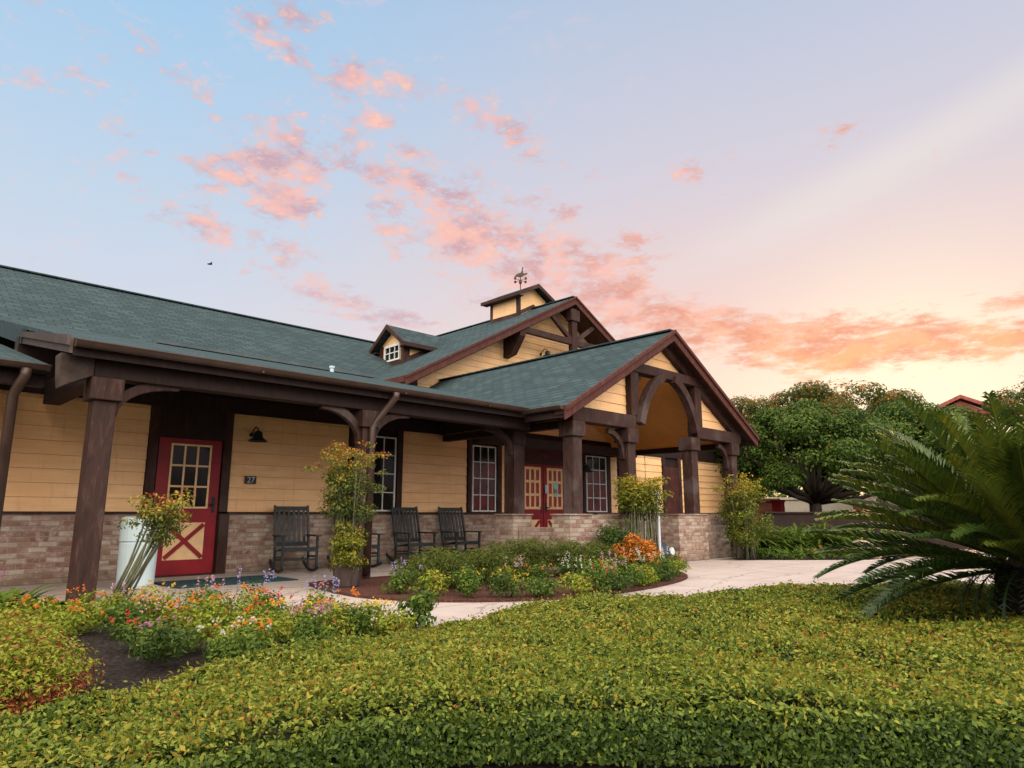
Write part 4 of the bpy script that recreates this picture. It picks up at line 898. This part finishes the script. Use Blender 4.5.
hl = smoothpoly([(-.4, 6.0), (.2, 6.1), (.7, 5.75), (1.02, 5.0), (1.08, 4.4), (.90, 4.0), (.5, 3.85), (-.2, 3.9), (-.5, 4.6)], 4)
LM = empty('lime_shrub_mass', (.3, 5, 0), 'soft lime green shrub mass at the left edge with red leaves low down', 'shrub')
gx_ = rng.uniform(-.5, 1.08, 620); gy_ = rng.uniform(3.85, 6.1, 620); kk = inpoly(gx_, gy_, hl); gx_, gy_ = gx_[kk], gy_[kk]; ee = edgedist(gx_, gy_, hl)
bl_ = [(x, y, .05+.22*min(1, e/.22)+rng.uniform(-.04, .05), .17, .17, .13) for x, y, e in zip(gx_, gy_, ee)]
foliage_blob(LM, M['lime'], bl_, 95000, .024, .42, .5, shell=.35, tint=lambda c, t_: np.clip(np.where(c[:, 2] < .12, t_+.50, t_+.05), 0, 1))
MB().prism([tuple(p) for p in np.array(hl)*.82+np.array([.06, .9])], 'z', 0, .12).build('twig_core', M['hedgecore'], LM)

# cycad at the right
def cycad(x, y, label):
    A = empty('sago_cycad', (x, y, 0), label, 'cycad')
    prof = [(.26, -.03), (.30, .06), (.27, .15), (.31, .24), (.28, .33), (.31, .42), (.27, .52), (.16, .60), (0, .62)]
    MB().lathe(prof, 14, (x, y, 0)).build('trunk', M['pbark'], A)
    sc = []; 
    for i in range(260):
        a = i*2.39996; z = .02+.52*(i/260); r = .30; d_ = Vector((math.cos(a), math.sin(a), 0)); p = Vector((x, y, z))+d_*(r-.03)
        t_ = Vector((-d_.y, d_.x, 0)); sc += [p-t_*.035, p+t_*.035, p+t_*.015+d_*.09+Vector((0, 0, .06)), p-t_*.015+d_*.09+Vector((0, 0, .06))]
    rawquads('leaf_bases', M['pbark'], A, np.array([tuple(v) for v in sc]))
    nf = 150; rest = []
    for i in range(nf):
        a = i*2.39996+rng.uniform(-.15, .15); u = i/nf                      # 0 = outer drooping, 1 = inner upright
        e0 = R(-2+66*u**.8+rng.uniform(-8, 8)); L = 1.64-.20*u+rng.uniform(-.2, .14)
        d_ = np.array([math.cos(a), math.sin(a), 0.]); tt = np.array([-d_[1], d_[0], 0.])
        n = 44; p = np.array([x, y, .50+.08*u])+d_*.12; pts = [p]; e = e0; bend = R(rng.uniform(6, 46))*(1.1-.4*u)
        dirs = []
        for k in range(n):
            dr = d_*math.cos(e)+np.array([0, 0, math.sin(e)]); dirs.append(dr); p = p+dr*L/n; pts.append(p); e -= bend/n*(.5+1.2*k/n)
        mbq = []; tn = []
        base_t = rng.normal(.42, .16)+.25*u
        for k in range(4, n):
            s_ = k/n; ll = .21*math.sin(min(1, (s_-.04)*1.9)*math.pi/2)*(1-.80*max(0, (s_-.55)/.45)**1.6)*1.0
            dr = dirs[k]; up = np.cross(tt, dr); up /= np.linalg.norm(up)
            if up[2] < 0: up = -up
            for sub in (0, .5):
                c = pts[k]+(pts[k+1]-pts[k])*sub
                for sd_ in (-1, 1):
                    v = tt*sd_*.66+dr*.66+up*.40; v /= np.linalg.norm(v); v = v+rng.normal(0, .07, 3); tip = c+v*ll-np.array([0, 0, .02]); mid = c+v*ll*.5+up*.012
                    w = dr*.010
                    mbq += [c-w, c+w, mid+w*.9, mid-w*.9, mid-w*.9, mid+w*.9, tip+w*.2, tip-w*.2]; tn += [base_t+rng.normal(0, .10)]*2
        for k in range(n):                                             # rachis
            w = tt*(.011*(1-.7*k/n)); q = np.array([0, 0, -.002]); mbq += [pts[k]-w+q, pts[k]+w+q, pts[k+1]+w+q, pts[k+1]-w+q]; tn.append(.95)
        rawquads('frond', M['palm'], A, np.array(mbq), np.array(tn)) if i >= 52 else rest.append((mbq, tn))
    o = rawquads('lower_fronds', M['palm'], A, np.array([v for q in rest for v in q[0]]), np.array([v for q in rest for v in q[1]])); tag(o, kind='stuff')
    hang = []; ht = []
    for i in range(34):
        a = i*2.39996+.7; d_ = np.array([math.cos(a), math.sin(a), 0.]); tt = np.array([-d_[1], d_[0], 0.]); p = np.array([x, y, .50])+d_*.22; e = R(rng.uniform(-5, 10)); L = rng.uniform(.55, .85)
        for k in range(16):
            dr = d_*math.cos(e)+np.array([0, 0, math.sin(e)]); nx = p+dr*L/16
            for sd_ in (-1, 1):
                v = tt*sd_*.7+dr*.6+rng.normal(0, .1, 3); tip = p+v*.13*(1-k/20); w = dr*.006; hang += [p-w, p+w, tip+w*.3, tip-w*.3]; ht.append(rng.uniform(0, .25))
            w = tt*.009; hang += [p-w, p+w, nx+w, nx-w]; ht.append(.15); p = nx; e = max(e-R(7.5), R(-80))
    o = rawquads('hanging_old_fronds', M['palm'], A, np.array(hang), np.array(ht)); tag(o, kind='stuff')
    return A
cycad(6.82, 1.02, 'large dark green sago cycad with arching feathery fronds at the right edge')

# tall nandina-like bushes
def nandina(x, y, z0, stems_h, top_r, label, m, n=2600, size=.05, lean=(0, 0), body=None, group='tall nandina bushes', nst=16, sprays=14, base_r=.12):
    A = empty('nandina_bush', (x, y, z0), label, 'bush', group)
    st = MB(); tips = []
    for i in range(nst):
        a = rng.uniform(0, 6.28); r = base_r*math.sqrt(rng.random()); q = rng.uniform(.3, 1.0)
        p0 = Vector((x+math.cos(a)*r, y+math.sin(a)*r, z0)); p1 = Vector((x+lean[0]+math.cos(a)*top_r*.75*q, y+lean[1]+math.sin(a)*top_r*.75*q, z0+stems_h*rng.uniform(.8, 1.15)))
        pm = p0.lerp(p1, .5)+Vector((math.cos(a), math.sin(a), 0))*-.03+Vector((rng.normal(0, .02), rng.normal(0, .02), 0))
        st.tube([p0, pm, p1], [.013, .011, .007], 6); tips.append(p1)
    st.build('stems', M['stem'], A, smooth=True)
    blobs = []
    for p in tips:
        for k in range(3): blobs.append((p.x+rng.normal(0, .07), p.y+rng.normal(0, .07), p.z+rng.normal(0, .09), .13, .13, .075))
    if body: blobs += subblobs(*body)
    for k in range(sprays):
        a = rng.uniform(0, 6.28); e = rng.uniform(-.1, 1.2); L = top_r*rng.uniform(1.0, 1.5)
        c = (x+lean[0]+math.cos(a)*math.cos(e)*L, y+lean[1]+math.sin(a)*math.cos(e)*L, z0+stems_h+math.sin(e)*L*.8)
        blobs.append((*c, .10, .10, .05))
    zt = z0+stems_h
    foliage_blob(A, m, blobs, n, size, .42, .5, shell=.0, tint=lambda c, t_: np.clip(t_-.05+.36*np.clip((c[:, 2]-zt)/.4, -.5, 1)+.0, 0, 1))
    return A
# before the trash can
nandina(2.02, 7.35, 0, .86, .25, 'leggy nandina with bare stems and yellow-red leaves standing before the trash can', M['nandina'], 2300, .042, (.34, -.12), nst=11, sprays=8, base_r=.10)
# planter bush: tall and round one
nandina(4.86, 7.88, .27, 1.22, .36, 'tall nandina with orange flushed leaves growing from the dark planter', M['nandina'], 7500, .042, (.0, .04), body=((4.86, 7.93, 1.16), (.34, .34, .50), 34, .15), nst=10, sprays=26)
rb = empty('round_shrub', (4.74, 7.74, .35), 'rounded yellow-green shrub bulging over the rim of the planter', 'shrub')
foliage_blob(rb, M['yellowg'], subblobs((4.80, 7.80, .48), (.23, .23, .32), 34, .12), 4600, .036, .5, .3, shell=.3)
nandina(10.25, 7.15, .02, 1.24, .40, 'wide yellow-green nandina with many bare stems beside the white sign post', M['yellowg'], 7500, .055, (.05, 0), body=((10.3, 7.15, 1.15), (.44, .44, .36), 30, .17), nst=46, sprays=22, base_r=.34)
nandina(13.75, 7.0, .02, 1.28, .44, 'tall bushy green nandina with orange tips at the right end of the portico', M['yellowg'], 10500, .055, (0, 0), body=((13.8, 7.0, .80), (.52, .52, .72), 50, .2), nst=22, sprays=26, base_r=.25)
nandina(9.62, 7.2, .02, .5, .3, 'small dull green shrub against the low brick wall left of the nandina', M['dgreen'], 3000, .05, body=((9.62, 7.2, .40), (.36, .3, .34), 20, .14), nst=14, sprays=8)
cr_ = empty('croton_shrub', (9.4, 6.65, .02), 'bright orange leaved shrub by the foot of the white post', 'shrub')
foliage_blob(cr_, M['croton'], subblobs((9.42, 6.68, .30), (.40, .38, .26), 40, .13, -.3), 4200, .06, .42, .5, shell=.3)

# generic small plants
def plant(name, x, y, r, h, m, label, cat, group=None, n=500, size=.045, asp=.5, flower=None, fn=40, fsize=.03, spike=0, z0=0.0, parentless=False):
    A = empty(name, (x, y, z0), label, cat, group)
    b = subblobs((x, y, z0+h*.44), (r*.78, r*.78, h*.42), 12, min(r, h)*.42, -.9)
    foliage_blob(A, m, b, n, size, asp, .5, shell=.2)
    if flower:
        fc = []
        if spike:
            for i in range(spike):
                a = rng.uniform(0, 6.28); q = r*.75*math.sqrt(rng.random()); L = rng.uniform(.08, .15)
                u = rng.random(fn//spike); fc.append(('flower_spike', np.column_stack([x+math.cos(a)*q+rng.normal(0, .009, len(u)), y+math.sin(a)*q+rng.normal(0, .009, len(u)), z0+h*.88+L*u])))
        else:
            for i in range(max(3, fn//15)):
                a = rng.uniform(0, 6.28); q = r*.95*math.sqrt(rng.random()); c = np.array((x+math.cos(a)*q, y+math.sin(a)*q, z0+h*(1.02-.35*(q/r)**2)))
                fc.append(('flower', c+rng.normal(0, .011, (9, 3))))
        for nm, p_ in fc: leaves(nm, M[flower], A, p_, np.tile([-.4, -.4, .8], (len(p_), 1)), fsize*.62, .8)
    return A
GB = 'flowering plants in the bed between the hedges'
cols = {'p_orange': 'orange', 'p_pink': 'pink', 'p_white': 'white', 'p_purple': 'lavender', 'p_red': 'red', 'p_yellow': 'yellow', 'p_magenta': 'magenta'}
front = [ # x, y, r, h, material, flower, spikes, phrase
 (1.55, 6.6, .26, .30, 'lime', 'p_orange', 0, 'yellow-green plant dotted with orange flowers left of the boulder'),
 (1.85, 6.15, .24, .26, 'green', 'p_orange', 0, 'low plant with scattered orange flowers behind the mulch patch'),
 (2.15, 6.55, .25, .32, 'lime', 'p_yellow', 0, 'lime plant with yellow flowers in front of the leggy nandina'),
 (1.72, 5.45, .22, .24, 'green', 'p_red', 0, 'green plant with red flowers beside the mulch patch'),
 (1.62, 4.72, .22, .36, 'dgreen', 'p_pink', 6, 'tall pink snapdragons nearest the hedge'),
 (2.02, 5.15, .26, .36, 'lime', 'p_orange', 0, 'plant thick with orange flowers right behind the pink snapdragons'),
 (2.42, 5.75, .26, .34, 'green', 'p_orange', 0, 'orange flowered plant in the middle of the bed'),
 (2.45, 6.3, .22, .30, 'green', 'p_pink', 5, 'upright pink spikes standing before the boulder'),
 (2.35, 4.92, .28, .28, 'lime', 'p_orange', 0, 'broad lime plant with orange flowers next to the hedge'),
 (1.92, 4.42, .24, .26, 'green', 'p_white', 0, 'dark leafy plant with a few white flowers against the hedge edge'),
 (2.70, 5.42, .22, .30, 'green', 'p_red', 0, 'green plant with one red flower head in mid bed'),
 (2.85, 6.1, .22, .34, 'dgreen', 'p_purple', 6, 'tall lavender spikes standing against the pale path'),
 (2.75, 4.75, .24, .28, 'lime', 'p_magenta', 0, 'lime plant with a magenta flower near the hedge'),
 (3.05, 5.25, .24, .34, 'lime', 'p_orange', 0, 'dense orange flowered plant at the right of the bed'),
 (3.05, 4.75, .20, .26, 'green', 'p_yellow', 0, 'green-yellow plant at the narrow end of the bed'),
 (3.12, 5.45, .20, .28, 'green', 'p_purple', 9, 'clump of lavender-blue flower spikes at the bed end by the path'),
 (3.25, 4.62, .20, .20, 'lime', 'p_white', 0, 'small lime plant with white flowers between lavender and hedge'),
 (2.55, 4.55, .2, .24, 'green', 'p_pink', 4, 'short pink spikes along the hedge edge'),
 (1.25, 6.1, .24, .26, 'lime', 'p_orange', 0, 'orange flowered plant beside the lime shrub mass'),
 (2.2, 5.9, .24, .28, 'lime', 'p_orange', 0, 'bright lime plant with orange flowers just behind mid bed'),
 (1.75, 5.05, .2, .22, 'lime', 'p_magenta', 0, 'lime plant with magenta blooms left of the pink snapdragons'),
 (2.62, 5.05, .24, .26, 'lime', 'p_yellow', 0, 'yellow flowered lime plant between two orange ones near the hedge'),
 (2.9, 5.0, .22, .24, 'green', 'p_orange', 0, 'green plant with orange flowers next to the lavender clump'),
 (2.75, 5.85, .24, .26, 'lime', 'p_orange', 0, 'lime plant with orange flowers on the path side of the bed'),
 (2.0, 6.95, .26, .24, 'lime', 'p_pink', 3, 'low lime plant with pink spikes just before the boulder'),
 (1.35, 6.75, .26, .26, 'lime', 'p_orange', 0, 'orange flowered plant at the foot of the left porch post'),
 (2.1, 4.72, .2, .22, 'lime', 'p_orange', 0, 'small lime plant with orange flowers right of the snapdragons at the hedge'),
 (3.3, 4.95, .2, .22, 'lime', 'p_yellow', 0, 'lime plant with yellow flowers next to the leafy shrub')]
for x, y, r, h, m, fl, sp, ph in front:
    plant('flowering_plant', x, y, r*1.15, h*1.08, M[m], ph, 'flowering plant', GB, 1000, .036, .42, fl, 110 if not sp else sp*16, .03 if not sp else .026, sp)
sh = plant('leafy_shrub', 3.62, 4.78, .24, .42, M['green'], 'small upright leafy shrub at the very tip of the flower bed by the path', 'shrub', None, 420, .06, .55)
# broad leaved clump at the left
def strappy(x, y, r, h, m, label, cat='plant', group=None, n=70, w=.035, z0=0, name='strap_leaf_plant', L=None, flower=None):
    A = empty(name, (x, y, z0), label, cat, group); q = []; tn = []
    for i in range(n):
        a = rng.uniform(0, 6.28); e = rng.uniform(R(35), R(85)); L_ = (L or h*1.3)*rng.uniform(.7, 1.15); d_ = np.array([math.cos(a), math.sin(a), 0]); t_ = np.array([-d_[1], d_[0], 0])
        p = np.array([x, y, z0])+d_*r*rng.random()*.45; k = 7; ti = np.clip(rng.normal(.5, .2), 0, 1); prev = p
        for j in range(k):
            dr = d_*math.cos(e)+np.array([0, 0, math.sin(e)]); nx = prev+dr*L_/k; w0 = w*math.sin((j/k)*math.pi*.85+.35)*.5; w1 = w*math.sin(((j+1)/k)*math.pi*.85+.35)*.5 if j < k-1 else .001
            q += [prev-t_*w0, prev+t_*w0, nx+t_*w1, nx-t_*w1]; tn.append(ti); prev = nx; e -= R(rng.uniform(10, 20))
    rawquads('foliage', m, A, np.array(q), np.array(tn))
    if flower:
        pts = np.array([(x-.12+rng.normal(0, .05), y-.1+rng.normal(0, .05), z0+h+.02+rng.normal(0, .02)) for _ in range(40)]); leaves('flowers', M[flower], A, pts, np.tile([-.4, -.4, .8], (40, 1)), .035, .8)
    return A
strappy(1.25, 7.75, .4, .38, M['strap'], 'arching broad leaved clump with pink blooms at the foot of the left porch post', n=100, w=.055, flower='p_magenta', L=.5)
strappy(.9, 7.35, .4, .36, M['strap'], 'arching broad leaved clump at the far left behind the lime shrubs', n=90, w=.055, L=.5)
strappy(1.6, 7.35, .35, .30, M['strap'], 'smaller arching leaf clump right of the pink blooms, before the post', n=80, w=.05, L=.42)
hy = empty('rose_bush', (.80, 8.55, 0), 'dark leafy bush poking in at the left edge in front of the brick', 'bush')
foliage_blob(hy, M['dgreen'], subblobs((.72, 8.55, .75), (.2, .25, .36), 12, .12), 500, .08, .6, .3, shell=.3)
MB().tube([(.78, 8.55, 0), (.75, 8.55, .8)], .015, 6).build('stem', M['stem'], hy)

# low feathery shrubs of the island bed
GF = 'low feathery shrubs in the island bed'
for x, y, r, h, ph in ((5.55, 7.0, .58, .52, 'leftmost low feathery shrub, right beside the planter'), (6.5, 7.05, .58, .54, 'second low feathery shrub from the planter'), (7.25, 7.05, .60, .60, 'bright feathery shrub in the middle of the row before the chairs'), (7.95, 6.95, .58, .58, 'feathery shrub next to last in the row'), (8.6, 6.9, .48, .50, 'feathery shrub at the right end of the row by the brick pier')):
    A = empty('feathery_shrub', (x, y, .03), ph, 'shrub', GF)
    foliage_blob(A, M['fern'], subblobs((x, y, .03+h*.5), (r*.8, r*.8, h*.42), 34, .16, -.9), 7000, .06, .17, .9, shell=.1)
# row of flowers along the island edge
GI = 'small flowering plants along the island bed edge'
row = [(4.88, 6.75), (4.95, 6.35), (5.2, 6.05), (5.5, 5.75), (5.85, 5.62), (6.2, 5.50), (6.55, 5.45), (6.9, 5.42), (7.25, 5.44), (7.6, 5.5), (7.95, 5.6), (8.3, 5.68), (8.65, 5.78), (9.0, 5.95), (9.3, 6.15), (9.6, 6.4), (5.6, 6.35), (6.1, 6.15), (6.6, 6.1), (7.1, 6.1), (7.6, 6.15), (8.1, 6.25), (8.6, 6.35), (9.1, 6.55), (9.55, 6.85)]
seq = ['p_purple', None, None, 'p_yellow', None, 'p_white', 'p_red', 'p_pink', 'p_magenta', None, 'p_white', 'p_orange', 'p_white', None, 'p_white', 'p_yellow', 'p_yellow', 'p_pink', 'p_orange', 'p_white', 'p_red', 'p_pink', 'p_orange', 'p_white', 'p_orange']
for i, ((x, y), fl) in enumerate(zip(row, seq)):
    x += rng.uniform(-.05, .05); y += rng.uniform(-.05, .05)-(.20 if 2 < i < 16 else 0)
    side = 'front edge' if i < 16 else 'second row'
    near = 'left part' if x < 6 else ('middle' if x < 8 else 'right end')
    where = 'on the %s of the island bed, %s, near plant %s' % (side, near, '')
    lab = '%s plant %s' % ((cols[fl]+' flowered') if fl else 'small green leafy', ['nearest the planter', 'right after the lavender one by the planter', 'at the inner bend of the path edge', 'below the leftmost feathery shrub', 'left of the white blooms on the path edge', 'first on the path edge before the chairs', 'on the path edge, between white and pink', 'on the path edge below the bright feathery shrub', 'low on the path edge right of the pink one', 'on the path edge right of the magenta one', 'on the path edge before the low brick wall', 'on the path edge between two white ones', 'thickest on the path edge before the brick pier', 'on the path edge right of the brick pier', 'on the path edge before the orange shrub', 'at the right tip of the island bed', 'in the second row next to the planter side shrubs', 'in the second row left of the orange one', 'in the second row before the middle shrub', 'in the second row between orange and red', 'in the second row before the right shrubs', 'in the second row before the brick corner', 'in the second row before the low wall', 'in the second row under the small dull shrub', 'in the second row beside the orange leaved shrub'][i])
    plant('bedding_plant', x, y, .27, .30 if fl != 'p_white' else .32, M[['green', 'lime', 'green', 'dgreen'][i % 4]], lab, 'flowering plant' if fl else 'plant', GI, 620, .042, .5, fl, 70, .028, 5 if fl in ('p_white', 'p_purple', 'p_pink') else 0, z0=.03)
# bed at the right of the portico
GR = 'strap leaved plants in the bed right of the portico'
k = 0
words = ['leftmost', 'second', 'third', 'fourth', 'fifth', 'sixth', 'seventh', 'eighth', 'rightmost']
for i, (x, y) in enumerate([(15.0, 7.5), (15.55, 7.15), (16.1, 6.85), (16.65, 6.55), (17.2, 6.3), (17.75, 6.0), (18.3, 5.9), (15.9, 7.9), (17.0, 7.2)]):
    strappy(x, y, .5, .62, M['strap'], '%s of the tall strap leaved clumps in the bed before the dark wall' % words[i], 'plant', GR, 170, .06, 0, L=1.12)
GS = 'low ground plants at the path edge right of the portico'
for i, (x, y) in enumerate([(14.15, 6.75), (14.55, 6.35), (14.95, 5.95), (15.35, 5.65), (15.75, 5.55), (16.9, 5.6), (17.6, 5.5)]):
    plant('ground_cover_plant', x, y, .34, .26, M['green'], ('low green plant with orange blooms, ' if i in (2, 4) else 'low green plant, ')+words[i]+' along the far path edge', 'plant', GS, 700, .06, .4, 'p_orange' if i in (2, 4) else None, 40, .05)

lx = np.concatenate([rng.uniform(3.4, 9.5, 150), rng.uniform(10.5, 18, 90)]); ly = np.concatenate([rng.uniform(4.2, 9.5, 150), rng.uniform(1.5, 7.3, 90)])
kk = inpoly(lx, ly, path) & ~inpoly(lx, ly, isl); lx, ly = lx[kk], ly[kk]
lt = leaves('fallen_leaves', M['nandina'], None, np.stack([lx, ly, np.full(len(lx), .008)], 1), np.tile([0, 0, 1.], (len(lx), 1)), .032, .5, rng.uniform(.3, 1, len(lx)), spread=.12)
tag(lt, 'small dry leaves scattered on the concrete path', 'leaves', kind='stuff')
# ------------------------------------------------------------------ behind: wall, posts, trees, far house
dw = MB().box(0, 11.5, -.12, .12, 0, .97).box(-.02, 11.52, -.16, .16, .97, 1.02)
o = dw.build('retaining_wall', M['darkwall'], None, .01); o.location = (18.2, 8.6, -.03); o.rotation_euler = (0, 0, R(-46)); tag(o, 'low dark brown wall behind the strap leaved plants', 'wall')
def at(az, r, z=-.05): x, y = polar(az, r); return (x, y, z)
o = MB().box(-.16, .16, -.16, .16, 0, 1.40).box(-.19, .19, -.19, .19, 1.40, 1.47).build('red_post', M['redpaint'], None, .01); o.location = at(21.0, 26); tag(o, 'red square post beyond the dark wall, next to the clay coloured panel', 'post', 'red posts beyond the wall')
o = o.copy(); COL.objects.link(o); o.location = at(26.6, 26); tag(o, 'red square post seen left of the cycad fronds under the tree', 'post', 'red posts beyond the wall')
o = MB().box(-.55, .55, -.1, .1, 0, 1.45).box(-.6, .6, -.14, .14, 1.45, 1.55).build('clay_panel', M['clay'], None, .01); o.location = at(19.9, 27.5); tag(o, 'clay red low wall panel just right of the tall portico nandina', 'wall')
o.rotation_euler = (0, 0, R(-45))
o = MB().box(-7, 7, -.15, .15, 0, 1.55).box(-7.05, 7.05, -.2, .2, 1.55, 1.65).build('garden_wall', M['stucco'], None, .01); o.location = at(25.5, 31); o.rotation_euler = (0, 0, R(-62)); tag(o, 'pale stucco garden wall glimpsed under the tree crown', 'wall')
# small far house
hx, hy_, _ = at(33.6, 52)
Hh = empty('far_house', (hx, hy_, 0), 'far house with a red gabled roof rising over the trees', 'house')
Hh.rotation_euler = (0, 0, R(-70)); HS = .77
def hb(mb, n, m):
    mb.v = [(x*HS, y*HS*.6, z*HS) for x, y, z in mb.v]; return mb.build(n, m, Hh, local=True)
hb(MB().prism([(-2.9, 0), (2.9, 0), (2.9, 9.0), (0, 10.5), (-2.9, 9.0)], 'y', 0, 9), 'wall', M['stucco'])
for s_ in (-1, 1): hb(MB().add([(0, -.8, 10.95), (s_*3.9, -.8, 9.1), (s_*3.9, 9.8, 9.1), (0, 9.8, 10.95), (0, -.8, 10.65), (s_*3.9, -.8, 8.8), (s_*3.9, 9.8, 8.8), (0, 9.8, 10.65)], [(0,1,2,3),(7,6,5,4),(0,4,5,1),(1,5,6,2),(2,6,7,3),(3,7,4,0)]), 'roof', M['redroof'])
hb(MB().prism([(-2.6, 9.0), (2.6, 9.0), (0, 10.5)], 'y', -.1, -.02), 'gable_panel', M['redroof'])
wdw = hb(MB().box(-.5, .5, -.06, -.01, 6.2, 7.6), 'window', M['glass'])

def tree(x, y, cz, R_, label, m, n=26000, size=.17, clumps=60, cr=.95, th=.22, trunk_h=1.6, seed=1, name='broad_tree', group='trees behind the garden', flat=.6):
    n = int(n*1.7); size *= .70; cr *= .82; clumps = int(clumps*1.25)
    A = empty(name, (x, y, -.05), label, 'tree', group)
    tr = MB(); top = Vector((x, y, trunk_h)); tr.tube([(x, y, -.1), (x+.05, y, trunk_h*.5), top], [th*1.25, th*.95, th*.85], 10)
    B_ = []
    for i in range(clumps):
        a = i*2.39996+rng.uniform(-.3, .3); e = math.asin(rng.uniform(-.55, 1)); q = rng.uniform(.5, 1.12)
        c = np.array([x+math.cos(a)*math.cos(e)*R_[0]*q, y+math.sin(a)*math.cos(e)*R_[0]*q, cz+math.sin(e)*R_[1]*q])
        s_ = cr*rng.uniform(.45, 1.35); B_.append((*c, s_, s_, s_*flat))
        if i % 4 == 0:
            m_ = top.lerp(Vector(c), .5)+Vector((0, 0, -.25)); tr.tube([top-Vector((0, 0, .2)), m_, Vector(c)], [th*.55, th*.3, .03], 6)
    tr.build('trunk', M['bark'], A, smooth=True)
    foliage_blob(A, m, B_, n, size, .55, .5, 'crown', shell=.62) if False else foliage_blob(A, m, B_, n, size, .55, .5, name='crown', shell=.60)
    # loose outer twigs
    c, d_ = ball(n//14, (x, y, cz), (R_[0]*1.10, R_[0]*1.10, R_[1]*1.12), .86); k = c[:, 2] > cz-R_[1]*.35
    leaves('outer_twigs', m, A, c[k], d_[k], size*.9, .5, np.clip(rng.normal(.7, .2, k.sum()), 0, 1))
    return A
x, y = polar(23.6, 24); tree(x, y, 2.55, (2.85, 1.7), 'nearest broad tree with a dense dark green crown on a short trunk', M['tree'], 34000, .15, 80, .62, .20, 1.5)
x, y = polar(25.2, 33); tree(x, y, 4.2, (3.6, 2.3), 'tall tree with a crown coloured orange for sunset backlight, rising behind the nearest broad tree', M['tree2'], 34000, .19, 90, .85, .28, 2.2)
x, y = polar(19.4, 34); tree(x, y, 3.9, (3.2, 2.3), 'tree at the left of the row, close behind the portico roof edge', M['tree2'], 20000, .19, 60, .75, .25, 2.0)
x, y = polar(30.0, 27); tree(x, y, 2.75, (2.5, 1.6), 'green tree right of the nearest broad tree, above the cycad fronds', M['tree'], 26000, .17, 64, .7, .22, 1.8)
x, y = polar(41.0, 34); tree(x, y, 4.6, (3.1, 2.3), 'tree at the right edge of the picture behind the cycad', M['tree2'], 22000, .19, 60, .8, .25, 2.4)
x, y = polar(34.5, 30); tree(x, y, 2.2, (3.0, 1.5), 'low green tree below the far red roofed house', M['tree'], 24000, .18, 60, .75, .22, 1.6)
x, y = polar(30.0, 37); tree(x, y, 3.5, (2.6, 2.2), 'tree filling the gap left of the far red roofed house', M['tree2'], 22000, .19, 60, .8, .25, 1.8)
# distant greenery closing the view
fw = empty('far_wood', (*polar(26, 60), 0)); tag(fw, 'distant band of dark trees', 'wood', kind='stuff')
fw.name = 'far_wood_root'
bl = []
for a in np.arange(-60, 62, 1.6):
    r = 64+rng.uniform(-5, 8); x, y = polar(a, r); hgt = rng.uniform(2.2, 3.6); bl.append((x, y, hgt*.6, 2.2, 2.2, hgt*.8))
bpy.data.objects.remove(fw)
fo = foliage_blob(None, M['tree'], bl, 26000, .55, .6, .3, name='far_wood', shell=.7); tag(fo, 'distant band of dark trees along the horizon', 'wood', kind='stuff')
# a bird in the evening sky
bx, by = polar(-25.0, 60)
bd = MB().add([(0, 0, 0), (.10, .25, .05), (.02, .5, .12), (-.06, .25, .02), (.10, -.25, .05), (.02, -.5, .12), (-.06, -.25, .02), (.22, 0, 0), (-.2, 0, .02), (0, 0, .05), (0, 0, -.05)],
              [(7, 1, 2, 3, 8), (7, 4, 5, 6, 8), (7, 9, 8), (7, 8, 10), (7, 10, 1), (8, 3, 10), (7, 9, 4)])
o = bd.build('bird', M['black']); o.location = (bx, by, 21.5); tag(o, 'tiny dark bird flying in the sky above the left roof', 'bird')
